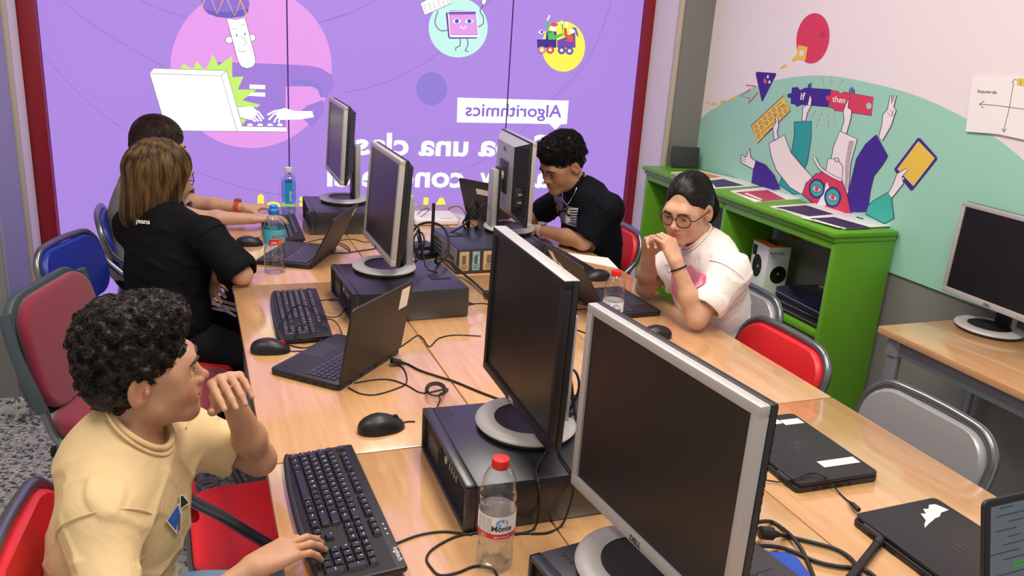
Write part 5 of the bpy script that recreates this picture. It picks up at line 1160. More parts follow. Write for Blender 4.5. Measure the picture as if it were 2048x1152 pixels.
def person(label, loc, sp):
    """sp: head centre/rotation, joints in world metres, colours; returns the person root"""
    t = thing('person', label, 'person', loc, 0, None); g = {k: np.array(v, float) for k, v in sp['j'].items()}; s = sp.get('bs', 1.0); res = sp.get('res', .003)
    v = Vol(); head(v, sp)
    nk0 = H_(sp, (0, -.022, -.060)); v.cap(nk0, g['N'], .050*s, .054*s, .02); v.cap(H_(sp, (0, .01, -.07)), g['N']+(g['N']-g['C'])*.0, .036*s, .05*s, .03)
    v.cap(g['SL'], g['N'], .044*s, .036*s, .04); v.cap(g['SR'], g['N'], .044*s, .036*s, .04)
    ax = g['SR']-g['SL']; ax /= np.linalg.norm(ax); up = g['N']-g['P']; up /= np.linalg.norm(up); fw = np.cross(up, ax); fw /= np.linalg.norm(fw); up2 = np.cross(ax, fw); TR_ = np.stack([ax, fw, up2], 1)
    ch = (g['SL']+g['SR'])/2*.52+g['C']*.48+fw*.010*s; v.ell(ch, (.152*s, .092*s, .155*s), TR_, .05)
    v.ell(g['C'], (.145*s, .095*s, .15*s), TR_, .06); v.ell(g['P'], (.155*s, .11*s, .12*s), TR_, .06)
    for q in 'LR':
        v.cap(g['S'+q], g['E'+q], .045*s, .036*s, .03); v.cap(g['E'+q], g['E'+q]*.62+g['W'+q]*.38, .037*s, .036*s, .02); v.cap(g['E'+q]*.62+g['W'+q]*.38, g['W'+q], .036*s, .0245*s, .02)
    v.cap(g['P']-ax*.075*s-up*.03, g['KL'], .074*s, .050*s, .05); v.cap(g['P']+ax*.075*s-up*.03, g['KR'], .074*s, .050*s, .05)
    for q in 'LR': v.cap(g['K'+q], g['A'+q], .048*s, .034*s, .03)
    nails = []
    for q in 'LR': nails += hand(v, g['W'+q], *sp['hand'+q][:2], q, sp.get('handscale', .95)*s, **sp['hand'+q][2])
    sp['vol'] = v
    V, Q = v.mesh(res)
    # pigment: lips, nails, slight flush on ears, cheeks and knuckles
    sk = np.array(lin(sp['skin'])); col = np.tile(sk, (len(V), 1)); flush = sk*np.array([1.06, .78, .72])
    def blend(c, r0, r1, tint, amt):
        d = np.linalg.norm(V-c, axis=1); w = (1-sm01((d-r0)/(r1-r0)))*amt; col[:] = col*(1-w[:, None])+np.array(tint)*w[:, None]
    hs = sp['hs']
    for q in (-1, 1): blend(H_(sp, (q*.04, .075, -.035)), .01*hs, .035*hs, flush, .45); blend(H_(sp, (q*.08, -.01, -.01)), .01, .035, flush, .5)
    blend(H_(sp, (0, .115, -.033)), .004, .018, flush, .4)
    lp = sp.get('lips', sk*np.array([.92, .52, .50]))
    d = ((V-sp['hc']) @ sp['hR'])/hs; e_ = ((d[:, 0])/.021)**2+((d[:, 2]+.0655)/.0105)**2; w = (1-sm01((e_-.7)/.5))*(d[:, 1] > .075)*.85; col = col*(1-w[:, None])+lp*w[:, None]
    for c, r in nails:
        dd = np.linalg.norm(V-c, axis=1); w = (1-sm01((dd-r*.75)/(r*.35)))*.55; col = col*(1-w[:, None])+np.minimum(1, sk*np.array([1.12, 1.06, 1.04])+.02)*w[:, None]
    if sp.get('knuckle', True):
        pass
    vobj('body', V, Q, 'skin', t, col)
    if sp.get('eyes', True):
        for q in (-1, 1):
            c = H_(sp, (q*.031, .0805, -.004)); mb = MB(); Rm_ = Matrix(sp['hR'].tolist()).to_4x4(); Rm_.translation = Vector(c)-Vector(loc)
            gz = sp.get('gaze', (0, 0)); Gz = Rm_ @ Matrix.Rotation(gz[0], 4, 'Z') @ Matrix.Rotation(gz[1]-PIH, 4, 'X')
            k = .0128*hs; prof = [(k*math.sin(a*.131), k*math.cos(a*.131)) for a in range(25)]
            vs = []; fs = []; ms = []
            for r, z in prof:
                for i in range(20): vs.append((r*math.cos(i*.314), r*math.sin(i*.314), z))
            mb.v = [Gz @ Vector(p) for p in vs]
            for a in range(24):
                for i in range(20): mb.f.append([a*20+i, a*20+(i+1) % 20, (a+1)*20+(i+1) % 20, (a+1)*20+i]); mb.m.append(2 if a < 2 else (1 if a < 4 else 0))
            mb.build('eye', ['eye_white', 'iris', 'black_gloss'], t, ang=80)
            # lids and lashes
            lid = Vol(); lc = c; lid.ell(lc, np.array([.0158, .0138, .0125])*hs, sp['hR'], .002); lo_ = sp.get('lid', .001); lid.cut(H_(sp, (0, 0, -.004+lo_)), -sp['hR'][:, 2]); Vl, Ql = lid.mesh(.0013)
            lw_ = Vol(); lw_.ell(lc, np.array([.0156, .0136, .0125])*hs, sp['hR'], .002); lw_.cut(H_(sp, (0, 0, -.0098)), sp['hR'][:, 2]); Vw, Qw = lw_.mesh(.0013); vobj('eyelid', Vw, Qw, 'skin', t, np.tile(sk*np.array([.95, .88, .87]), (len(Vw), 1)))
            vobj('eyelid', Vl, Ql, 'skin', t, np.tile(sk*np.array([.93, .86, .85]), (len(Vl), 1)))
            L_ = []
            for a in range(9):
                x = (-1+2*a/8)*.0135; y = math.sqrt(max(0, 1-(x/.0160)**2))*.0140; L_.append(Vector(H_(sp, (q*.031+x, .0805+y, -.0045+lo_-.0015*(x/.0135)**2)))-Vector(loc))
            mb = MB(); mb.tube(L_, .0009*hs, 5); mb.build('eyelash', 'brow_hair', t)
            bp = np.array([H_(sp, p) for p in ((q*.010, .14, .0135), (q*.020, .14, .0180), (q*.032, .135, .0200), (q*.042, .125, .0175), (q*.050, .115, .0120))]); bp = march(v, bp, -sp['hR'][:, 1], 60, .0002)
            B0 = spline([Vector(p)-Vector(loc) for p in bp], 5); mb = MB(); mb.tube(B0, [(.0015+.0024*math.sin(math.pi*min(1, (i+2)/20))**.7)*hs*sp.get('brow', 1) for i in range(len(B0))], 6); mb.build('eyebrow', 'brow_hair', t)
    # ---- shirt
    c = sp['shirt']; sv = Vol(); lo = c.get('loose', .014); o = lo
    sv.ell(ch, (.152*s+o, .092*s+o, .152*s+o), TR_, .03); sv.cap(g['SL']*.97+g['N']*.03, g['N']-up*.03, .050*s+o*.6, .043*s+o*.4, .08); sv.cap(g['SR']*.97+g['N']*.03, g['N']-up*.03, .050*s+o*.6, .043*s+o*.4, .08)
    sv.ell(g['C']-up*.02, (.152*s+o*1.3, .10*s+o*1.3, .17*s+o), TR_, .06); sv.ell(g['P']+up*.02, (.165*s+o*1.4, .118*s+o*1.4, .13*s+o), TR_, .06)
    fr = c.get('sleeve', .62); so = c.get('sleeve_loose', .018)
    for q in 'LR':
        e = g['S'+q]*(1-fr)+g['E'+q]*fr; sv.cap(g['S'+q], e, .044*s+o*.65, .040*s+so, .055)
    nv = nk0-g['N']; nv = nv/np.linalg.norm(nv); cn_ = nv*.9+fw*c.get('tilt', .32); cn_ /= np.linalg.norm(cn_); nr = c.get('neck_r', .058)*s; nc = g['N']+nv*c.get('neck_up', .012)+fw*.010
    cn_ /= np.linalg.norm(cn_); sv.cap(nc-nv*.035-cn_*.015, nc-cn_*.004, nr+.010, nr+.007, .045)
    ihole = len(sv.p); sv.cap(nc-cn_*.045, nc+cn_*.1, nr-.003, nr+.004, .003, -1); c['cneck'] = (nc, nr)
    if 'folds' in c:
        for a, b, r, amt in c['folds']: sv.cap(a, b, r, r*.7, .02, amt)
    for q in 'LR':
        e = g['S'+q]*(1-fr)+g['E'+q]*fr; dn = g['E'+q]-g['S'+q]; dn = dn/np.linalg.norm(dn)
        sv.cap(e-dn*.010, e+dn*.2, .036*s+so*.5, .036*s+so*.5, .004, -1)
        # trim the rounded cuff flat
        sv.ell(e+dn*(.060+.012), (.075, .075, .060), np.stack([np.cross(dn, up)/np.linalg.norm(np.cross(dn, up)), np.cross(dn, np.cross(dn, up))/np.linalg.norm(np.cross(dn, np.cross(dn, up))), dn], 1), .004, -1)
    sv.cut(g['P']-up*c.get('hem', .10), -up)
    wr = c.get('wrinkle', .0025); ph = RNG.random(6)*6
    def wrin(P):
        a = P @ (up*75+ax*38)+2.4*np.sin(P @ (fw*31+up*13)+ph[0])+ph[1]; b2 = P @ (up*48-ax*62)+2.2*np.sin(P @ (ax*29+fw*22)+ph[2])
        f = lambda x: 1-2*np.abs(np.sin(x*.5))**.7
        calm = np.clip((np.linalg.norm(P-nc, axis=1)-nr)/.07-.1, 0, 1)
        return np.maximum(wr*.75*(f(a)*.7+f(b2+ph[3])*.6+.35*np.sin(P @ (up*47+fw*30)+1.5*np.sin(P @ (ax*30))+ph[4])), -.0015)*calm
    c1_ = np.cross(cn_, ax); c1_ /= np.linalg.norm(c1_); c2_ = np.cross(cn_, c1_); ring = []
    pre = Vol(); pre.p = [q_ for q_ in sv.p[:ihole]]
    for a in range(40):
        di = (c1_*math.cos(a*.15708)+c2_*math.sin(a*.15708)); ring.append(march(pre, (nc+di*(nr+.002)+cn_*.07)[None], -cn_, 60, .0012)[0])
    ring = np.array(ring)
    for _ in range(3): ring = .5*ring+.25*np.roll(ring, 1, 0)+.25*np.roll(ring, -1, 0)
    cb = MB(); cb.tube([Vector(q_)-Vector(loc) for q_ in ring], .0058, 8, closed=True); cb.tube([Vector(q_+(q_-nc-cn_*((q_-nc) @ cn_))/nr*.012-cn_*.003)-Vector(loc) for q_ in ring], .0030, 6, closed=True); cb.build('collar', c['mat'], t, ang=80)
    Vs, Qs = sv.mesh(c.get('res', .004), wrin); vobj(c.get('name', 't_shirt'), Vs, Qs, c['mat'], t); sp['shirtvol'] = sv; sp['axes'] = (ax, fw, up); sp['ch'] = ch
    for q in 'LR':
        dn = g['E'+q]-g['S'+q]; dn /= np.linalg.norm(dn); o_ = g['S'+q]+dn*.012; u1 = np.cross(dn, up2); u1 /= np.linalg.norm(u1); u2 = np.cross(dn, u1); pts_ = []
        for a in range(28):
            di = u1*math.cos(a*.2244)+u2*math.sin(a*.2244); tr = o_+di*.16
            pts_.append((march(sv, tr[None], -di, 60, .0012)[0], di))
        keep_ = [i for i, (pp, di) in enumerate(pts_) if .03 < np.linalg.norm(pp-o_) < .085]
        run = [Vector(pts_[i][0])-Vector(loc) for i in keep_]
        if len(run) > 8:
            k0 = max(range(len(run)), key=lambda i: (run[i]-run[i-1]).length); run = run[k0:]+run[:k0]
            cb = MB(); cb.tube(run, .0017, 5, smooth=3); cb.build('sleeve_seam', c['mat'], t)
    # ---- trousers and shoes
    tv = Vol(); tv.ell(g['P']-up*.01, (.162*s, .116*s, .125*s), TR_, .05)
    tf = sp.get('leg_frac', .93)
    for q in 'LR':
        hip = g['P']+ax*(.075 if q == 'R' else -.075)*s-up*.03; tv.cap(hip, g['K'+q], .092*s, .068*s, .03)
        e = g['K'+q]*(1-tf)+g['A'+q]*tf; tv.cap(g['K'+q], e, .066*s, .050*s, .03) if tf > .05 else None
    Vt, Qt = tv.mesh(.006, lambda P: .003*np.sin(P @ np.array([31., 24, 40])+2*np.sin(P @ np.array([13., 17, 9])))); vobj('trousers', Vt, Qt, sp.get('pants', 'pants_dark'), t); sp['pantsvol'] = tv
    for q in 'LR':
        fv = g['K'+q]-g['P']; fv[2] = 0; fv /= np.linalg.norm(fv); a = g['A'+q].copy(); sh_ = Vol(); z0 = .03
        heel = np.array([a[0], a[1], z0+.012])-fv*.03; toe = np.array([a[0], a[1], z0+.005])+fv*.14
        sh_.cap(heel, toe, .038, .034, .02); sh_.cap(heel+[0, 0, .01], [a[0], a[1], .10], .036, .034, .03); sh_.cut((0, 0, .004), (0, 0, -1)); Vh, Qh = sh_.mesh(.006); vobj('shoe', Vh, Qh, sp.get('shoe', 'white_paint'), t)
    return t
mm('eye_white', 'e8e2de', .25); mm('iris', '3a2416', .2); mm('brow_hair', '17100d', .6)
M['pants_dark'] = cloth('pants_dark', '15151a', .5)
def march(vol, O, dr, n=40, stop=.0):
    O = np.array(O, float); P = O.copy()
    for _ in range(n): P = P+dr*np.clip(vol.val(P)-stop, -.02, .03)[:, None]*.8
    bad = np.abs(vol.val(P)-stop) > .006
    if bad.any():
        P[bad] = O[bad]+dr*.12
        for _ in range(12): P[bad] -= vol.grad(P[bad])*np.clip(vol.val(P[bad])-stop, -.05, .05)[:, None]
    return P
def patch(name, t, vol, c, u, w, dr, shapes, nu=22, off=.0035):
    """printed shapes laid on a garment: 2D polygons (metres, in axes u and w about c) finely cut and pressed along dr onto vol"""
    c = np.array(c, float); u = np.array(u, float); w = np.array(w, float); dr = np.array(dr, float); mats = []; mb = MB()
    for k, (m, poly) in enumerate(shapes):
        if m not in mats: mats.append(m)
        bm = bmesh.new(); f = bm.faces.new([bm.verts.new((x, y, 0)) for x, y in poly]); bmesh.ops.triangulate(bm, faces=[f])
        for _ in range(3):
            ed = [e for e in bm.edges if e.calc_length() > .007]
            if ed: bmesh.ops.subdivide_edges(bm, edges=ed, cuts=1, use_grid_fill=False); bmesh.ops.triangulate(bm, faces=bm.faces[:])
        bm.verts.index_update(); co = np.array([v.co[:2] for v in bm.verts]); P = c+co[:, :1]*u+co[:, 1:2]*w-dr*.12; P = march(vol, P, dr, 50, off+.0004*k)
        mb.add([tuple(p-np.array(t.location)) for p in P], [[v.index for v in f.verts] for f in bm.faces], mats.index(m)); bm.free()
    return mb.build(name, mats, t, ang=180)
def hv(sp, items):
    """hair volume in head coordinates: items are (kind, args, k, op)"""
    v = Vol(); s = sp['hs']
    for it in items:
        if it[0] == 'E': v.ell(H_(sp, it[1]), np.array(it[2])*s, sp['hR'], it[3]*s, it[4] if len(it) > 4 else 1)
        elif it[0] == 'C': v.cap(H_(sp, it[1]), H_(sp, it[2]), it[3]*s, it[4]*s, it[5]*s, it[6] if len(it) > 6 else 1)
        else: v.cut(H_(sp, it[1]), sp['hR'] @ np.array(it[2], float))
    return v
def curls(amp, fr, sp):
    o = sp['hc']
    def f(P):
        d = (P-o)*fr
        w = np.sin(d[:, 0]*1.0+2.1*np.sin(d[:, 1]*.7+1)+1.3*np.sin(d[:, 2]*.9))+np.sin(d[:, 1]*1.2+1.9*np.sin(d[:, 2]*.8+2)+.5)+np.sin(d[:, 2]*1.1+2.2*np.sin(d[:, 0]*.75))
        return amp*w/2
    return f
def scatter(V, n, keep=None):
    idx = np.arange(len(V)) if keep is None else np.nonzero(keep(V))[0]
    return V[RNG.choice(idx, n)]+(RNG.random((n, 3))-.5)*.002
def curl_strands(t, vol, V, n, L, r, m, rise=.35, keep=None, steps=6):
    P = scatter(V, n, keep)-0; G = vol.grad(P); P = P-G*.003; a = np.cross(G, RNG.normal(size=(n, 3))); a /= np.linalg.norm(a, axis=1)[:, None]; b = np.cross(G, a); ph = RNG.random(n)*6.28; w = 1.0+RNG.random(n)*.8; sg = np.where(RNG.random(n) < .5, 1, -1)
    def st(p, i):
        q = ph+sg*w*i; up = rise*(1.2-.28*i); return L/steps*(G*up+a*np.cos(q)[:, None]+b*np.sin(q)[:, None])
    return strands('hair_strands', P, st, steps, r, m, t)
def loc_of(sp, P): return ((P-sp['hc']) @ sp['hR'])/sp['hs']
def glasses(t, sp, m, r=.0235, z=-.006, y=.103, sq=.85, w=.0014):
    L0 = Vector(t.location); h = lambda p: Vector(H_(sp, p))-L0; hs = sp['hs']
    g = MB()
    for q in (-1, 1):
        g.tube([h((q*.0325+r*math.cos(a*.2618), y-.010*abs(q*.0325+r*math.cos(a*.2618)-q*.012)/.045, z+r*sq*math.sin(a*.2618))) for a in range(24)], .0001+w*hs, 6, closed=True)
        g.tube([h((q*.056, y-.011, z+.004)), h((q*.074, y-.020, z+.006)), h((q*.081, .03, .001)), h((q*.082, -.006, .000)), h((q*.080, -.022, -.012))], w*hs, 6, smooth=4)
    g.tube([h((-.0095, y, z+.004)), h((0, y+.003, z+.008)), h((.0095, y, z+.004))], .0013*hs, 6, smooth=3); o = g.build('glasses', m, t)
    for q in (-1, 1):
        b = MB(); b.poly([h((q*.0325+.98*r*math.cos(a*.2618), y-.010*abs(q*.0325+r*math.cos(a*.2618)-q*.012)/.045, z+.98*r*sq*math.sin(a*.2618))) for a in range(24)]); b.build('lens', 'lens', o)
def band(t, a, b, fr, r, wd, m, name='wristband', face=None):
    a = np.array(a, float); b = np.array(b, float); d = b-a; d /= np.linalg.norm(d); c = a*(1-fr)+b*fr; u = np.cross(d, [0, 0, 1.]); u /= np.linalg.norm(u); w = np.cross(u, d); L0 = np.array(t.location)
    X = Matrix(((u[0], w[0], d[0], c[0]-L0[0]), (u[1], w[1], d[1], c[1]-L0[1]), (u[2], w[2], d[2], c[2]-L0[2]), (0, 0, 0, 1)))
    mb = MB(); mb.lathe([(r, -wd/2), (r+.003, -wd/2+.001), (r+.003, wd/2-.001), (r, wd/2)], 36, X=X, caps=False); o = mb.build(name, m, t)
    if face: mb = MB(); f = Matrix.Rotation(face[0], 4, 'Z'); mb.box((0, r+.005, 0), (face[1], .008, face[2]), .002, 0, X @ f); mb.box((0, r+.0093, 0), (face[1]*.75, .0008, face[2]*.6), 0, 1, X @ f); mb.build('charm' if name == 'bracelet' else 'watch_face', face[3], o)
    return o
def text_patch(name, t, vol, body, size, c, u, w, dr, m, off=.003, bold=.02):
    vs, fs = glyphs(body, size, bold, 'CENTER'); co = np.array(vs)[:, :2]; P = np.array(c)+co[:, :1]*np.array(u)+co[:, 1:2]*np.array(w)-np.array(dr)*.12; P = march(vol, P, np.array(dr, float), 50, off)
    mb = MB(); mb.add([tuple(p-np.array(t.location)) for p in P], fs); return mb.build(name, m, t, ang=180)
def scr(px, py, d): return np.array(pt(px, py, d)), np.array(RT), -np.array(DN), np.array(ray(px, py).normalized())
def pxp(c, d, L): return [((x-c[0])*d/FPX, -(y-c[1])*d/FPX) for x, y in L]
A3 = lambda *p: np.array(p, float)
M['hair_dark'] = hair_mat('hair_dark', '120d0b', '2c211b', .5); M['hair_black'] = hair_mat('hair_black', '0b0909', '1c1614', .36); M['hair_brown'] = hair_mat('hair_brown', '2a1d18', '49342b', .42); M['hair_blond'] = hair_mat('hair_blond', '38261a', '86683f', .4, (1, 1, .05))
M['beige'] = cloth('beige', 'dcc091', .35, 8); M['tee_black'] = cloth('tee_black', '0a0a0f', .4, 8, .8); M['tee_grey'] = cloth('tee_grey', '8d8680', .4, 8); M['tee_navy'] = cloth('tee_navy', '0b0c14', .4, 8, .8); M['tee_white'] = cloth('tee_white', 'efe8e4', .45, 8)
M['denim'] = cloth('denim', '7f9bb8', .5)
M['lens'] = clear('lens', (.97, .97, .98), .18, .02)
mm('tortoise', '2a1a12', .25, var=.6, vscale=200); mm('frame_black', '0d0d10', .3); mm('watch_orange', 'c8442a', .45); mm('chain', 'd8d8d8', .25, .9); mm('print_blue', '2f63b8', .7); mm('print_green', '20301f', .7); mm('print_white', 'efece6', .7); mm('print_grey', '6f7180', .7); mm('print_pink', 'ea8fb0', .75, var=.15, vscale=40); mm('print_rose', 'd9566f', .75); mm('stripe_white', 'd9d9dc', .7)

# ---- boy in beige, nearest the camera
hc = np.array(pt(284, 741, 1.45)); P1 = dict(hc=hc, hR=rotm(math.radians(4), math.radians(5), math.radians(1)), hs=.885, bs=.82, res=.0026, skin=(.50, .265, .155), handscale=1.0, lid=.0035, gaze=(0, 0),
    j=dict(N=(-.152, 1.456, .924), C=(-.160, 1.440, .74), P=(-.185, 1.43, .55), SL=(-.045, 1.580, .868), SR=(-.160, 1.315, .862), EL=(.102, 1.548, .803), WL=(.052, 1.462, .978), ER=(-.14, 1.125, .70), WR=(.066, 1.195, .806), KL=(.20, 1.50, .52), KR=(.18, 1.26, .52), AL=(.22, 1.52, .09), AR=(.20, 1.24, .09)),
    handL=((-.16, -.50, .86), (.30, -.84, -.42), dict(curl=((1.15, .35, .2), (1.2, .4, .2), (1.2, .42, .22), (1.15, .45, .25)), spread=.10, thumb=(.1, .9, .5))),
    handR=((.86, .50, .02), (.03, -.02, -1), dict(curl=((.35, .75, .4), (.18, .42, .25), (.2, .42, .25), (.25, .45, .3)), spread=.10, thumb=(.3, .3, .4))),
    shirt=dict(mat='beige', sleeve=.60, loose=.012, sleeve_loose=.020, res=.0035, neck_r=.064, wrinkle=.0055, hem=.10, tilt=.75, neck_up=.004), pants='denim')
p = person('boy in a beige T-shirt, curly dark hair, one hand raised to his mouth', (-.19, 1.43, 0), P1)
hvol = hv(P1, [('E', (0, -.014, .080), (.084, .102, .078), .01), ('E', (0, -.048, .012), (.076, .070, .088), .03), ('E', (0, .004, .040), (.082, .072, .058), .03), ('E', (0, .045, .112), (.058, .054, .040), .03), ('E', (0, .126, -.022), (.085, .060, .092), .012, -1), ('E', (.098, .004, -.036), (.032, .030, .040), .006, -1), ('E', (-.098, .004, -.036), (.032, .030, .040), .006, -1), ('P', (0, -.05, -.070), (0, .35, -1))])
V, Q = hvol.mesh(.0026, curls(.0045, 190, P1)); vobj('hair', V, Q, 'hair_dark', p)
keep = lambda V: loc_of(P1, V)[:, 2] > -.01
curl_strands(p, hvol, V, 5200, .021, .0011, 'hair_dark', .38, keep); curl_strands(p, hvol, V, 2600, .009, .0007, 'hair_dark', .5, lambda V: loc_of(P1, V)[:, 2] <= .02)
c, u, w, dr = scr(360, 1030, 1.45); q = lambda L: pxp((360, 1030), 1.42, L)
patch('shirt_print', p, P1['shirtvol'], c, u, w, dr, [('print_white', q([(332, 1042), (358, 1004), (364, 1024), (362, 1062), (354, 1070)])), ('print_blue', q([(335, 1041), (356, 1009), (360, 1025), (352, 1062)])), ('print_white', q([(359, 988), (366, 986), (381, 1005), (360, 1020)])), ('print_green', q([(362, 991), (366, 990), (378, 1004), (362, 1016)])), ('print_grey', q([(357, 1030), (362, 1026), (361, 1060), (356, 1066)]))])

# ---- long-haired pupil in black seen from behind
hc = np.array(pt(325, 352, 2.95)); P2 = dict(hc=hc, hR=rotm(math.radians(30), math.radians(-6), math.radians(4)), hs=.955, bs=.90, res=.0038, skin=(.56, .32, .21), lid=.003,
    j=dict(N=(-.100, 3.120, .935), C=(-.095, 3.07, .75), P=(-.10, 3.03, .56), SL=(-.205, 3.215, .885), SR=(.045, 2.965, .905), ER=(.150, 2.868, .790), WR=tuple(pt(412, 553, 3.03)), EL=(-.12, 3.34, .70), WL=(.03, 3.24, .67), KR=(.20, 2.88, .46), KL=(.21, 3.12, .585), AR=(.22, 2.92, .10), AL=(.25, 3.2, .12)),
    handL=((.9, -.3, -.1), (0, 0, -1), dict(curl=((.2, .3, .2),)*4)), handR=(tuple(pt(447, 600, 2.99)-pt(412, 553, 3.03)), tuple(-ray(430, 580)), dict(curl=((.3, .3, .2),)*4, spread=.1)),
    shirt=dict(mat='tee_black', sleeve=.86, loose=.020, sleeve_loose=.034, res=.0045, wrinkle=.006, hem=.10), pants='pants_dark')
p = person('long-haired pupil in a black T-shirt seen from behind, turned to the window', (-.10, 3.03, 0), P2)
hvol = hv(P2, [('E', (0, -.020, .046), (.084, .104, .093), .01), ('C', (0, -.055, .0), (-.006, -.078, -.135), .082, .060, .03), ('C', (.045, -.03, .0), (.050, -.040, -.105), .042, .028, .03), ('C', (-.052, -.03, .0), (-.068, -.055, -.148), .043, .030, .03), ('C', (.068, .025, .03), (.074, .012, -.07), .018, .012, .03), ('E', (0, .125, -.03), (.073, .082, .11), .012, -1), ('E', (0, .0, -.16), (.045, .045, .06), .01, -1)])
V, Q = hvol.mesh(.004); vobj('hair', V, Q, 'hair_blond', p)
R0 = scatter(V, 6500, lambda V: loc_of(P2, V)[:, 2] > -.06); dn = -P2['hR'][:, 2]*.6+np.array([0, 0, -1])*.4; rr = RNG.normal(size=(6500, 3))*.13; offs = .001+RNG.random(6500)**2*.006
def st2(P, i):
    l = loc_of(P2, P); o = np.zeros_like(P); o[:, 0] = l[:, 0]; o[:, 1] = l[:, 1]+.03
    d = dn+rr*.35+(o @ P2['hR'].T)*np.clip((l[:, 2]-.02)*260, 0, 22)[:, None]; d /= np.linalg.norm(d, axis=1)[:, None]; return d*.0165
strands('hair_strands', R0, st2, 10, .0015, 'hair_blond', p, hvol, offs, .4)
glasses(p, P2, 'frame_black')
c, u, w, dr = scr(286, 447, 2.9); text_patch('shirt_lettering', p, P2['shirtvol'], 'Jeans', .024, c, u*.98-w*.1, w, dr, 'print_white', .004)
c, u, w, dr = scr(447, 610, 2.85); q = lambda L: pxp((447, 610), 2.85, [(380+x/6.4, 540+y/6.4) for x, y in L])
patch('stripe', p, P2['pantsvol'], c, u, w, dr, [('stripe_white', q([(262, 328), (598, 425), (605, 470), (262, 375)])), ('stripe_white', q([(258, 397), (605, 490), (610, 545), (258, 445)])), ('stripe_white', q([(254, 472), (480, 505), (612, 592), (595, 618), (465, 548), (254, 508)]))], off=.005)

# ---- pupil in grey behind
hc = np.array(pt(320, 294, 3.58)); P3 = dict(hc=hc, hR=rotm(math.radians(8), math.radians(-8)), hs=.95, bs=.9, res=.0042, skin=(.56, .32, .21), lid=.003,
    j=dict(N=(-.185, 3.905, .94), C=(-.225, 3.90, .76), P=(-.235, 3.89, .56), SL=(-.17, 4.05, .895), SR=(-.19, 3.755, .895), ER=(.01, 3.665, .805), WR=(.245, 3.640, .802), EL=(.02, 3.975, .80), WL=(.225, 3.868, .802), KL=(.17, 3.98, .53), KR=(.17, 3.80, .53), AL=(.2, 3.98, .1), AR=(.2, 3.8, .1)),
    handL=((.97, .05, .05), (.05, 0, -1), dict(curl=((.25, .5, .3),)*4)), handR=((.97, .12, .05), (.05, 0, -1), dict(curl=((.25, .5, .3),)*4)), handscale=1.0,
    shirt=dict(mat='tee_grey', sleeve=.7, loose=.022, sleeve_loose=.03, res=.005, wrinkle=.003, hem=.08), pants='pants_dark')
p = person('dark-haired pupil in a grey T-shirt typing with both hands, by the window', (-.235, 3.89, 0), P3)
hvol = hv(P3, [('E', (0, -.020, .050), (.084, .106, .092), .01), ('E', (0, -.05, -.0), (.077, .076, .082), .03), ('E', (0, .12, -.03), (.085, .062, .095), .012, -1), ('P', (0, 0, -.068), (0, .3, -1))])
V, Q = hvol.mesh(.004); vobj('hair', V, Q, 'hair_brown', p)
R0 = scatter(V, 3000, lambda V: loc_of(P3, V)[:, 2] > .0); rr = RNG.normal(size=(3000, 3))*.12
def st3(P, i):
    l = loc_of(P3, P); d = np.stack([l[:, 0]*8, .35-l[:, 1]*2, -.35-l[:, 2]*0], 1) @ P3['hR'].T+rr; d /= np.linalg.norm(d, axis=1)[:, None]; return d*.011
strands('hair_strands', R0, st3, 6, .0012, 'hair_brown', p, hvol, .001+RNG.random(3000)*.004, .4)
band(p, P3['j']['EL'], P3['j']['WL'], .86, .028, .02, 'watch_orange', face=(0, .026, .026, ['watch_orange', 'black_gloss']))

# ---- boy in black at the far right
hc = np.array(pt(1124, 328, 3.6)); P4 = dict(hc=hc, hR=rotm(math.radians(198), math.radians(-24), math.radians(-3)), hs=.96, bs=.95, res=.0034, skin=(.46, .235, .135), lid=.001, gaze=(0, -.3),
    j=dict(N=(1.615, 3.245, .995), C=(1.67, 3.24, .77), P=(1.70, 3.28, .56), SL=(1.660, 3.095, .945), SR=(1.625, 3.415, .955), EL=(1.565, 3.120, .797), WL=(1.450, 3.345, .80), ER=(1.53, 3.59, .80), WR=(1.385, 3.475, .805), KL=(1.36, 3.2, .53), KR=(1.36, 3.40, .53), AL=(1.35, 3.2, .1), AR=(1.35, 3.42, .1)),
    handL=((-.45, .88, .0), (-.15, -.1, -1), dict(curl=((.4, .6, .4),)*4)), handR=((-.7, -.6, -.02), (.0, .0, -1), dict(curl=((.4, .6, .4),)*4)), handscale=1.0,
    shirt=dict(mat='tee_navy', sleeve=.72, loose=.016, sleeve_loose=.026, res=.0045, wrinkle=.005, hem=.10, neck_r=.055), pants='pants_dark')
p = person('boy in a printed black T-shirt and silver neck chain looking down at his hands', (1.70, 3.28, 0), P4)
hvol = hv(P4, [('E', (0, -.016, .062), (.083, .104, .082), .01), ('E', (0, -.052, .01), (.074, .070, .072), .03), ('E', (0, .05, .098), (.060, .052, .036), .03), ('E', (0, .122, -.024), (.085, .060, .084), .012, -1), ('E', (.098, .015, -.045), (.034, .036, .050), .008, -1), ('E', (-.098, .015, -.045), (.034, .036, .050), .008, -1), ('P', (0, -.05, -.045), (0, .4, -1))])
V, Q = hvol.mesh(.0034, curls(.004, 150, P4)); vobj('hair', V, Q, 'hair_black', p); curl_strands(p, hvol, V, 3600, .034, .0012, 'hair_black', .6, lambda V: loc_of(P4, V)[:, 2] > .02)
band(p, P4['j']['EL'], P4['j']['WL'], .93, .0265, .018, 'silver_light', face=(0, .03, .03, ['silver_light', 'desk_leg']))
L0 = np.array(p.location); CH = [np.array(pt(x, y, d))-L0 for x, y, d in ((1166, 334, 3.62), (1162, 345, 3.56))]; sv = P4['shirtvol']
for x, y in ((1157, 362), (1150, 384), (1136, 408), (1127, 400), (1125, 386), (1128, 368)):
    o = np.array(pt(x, y, 3.2)); d = np.array(ray(x, y).normalized()); CH.append(march(sv, o[None], d, 60, .004)[0]-L0)
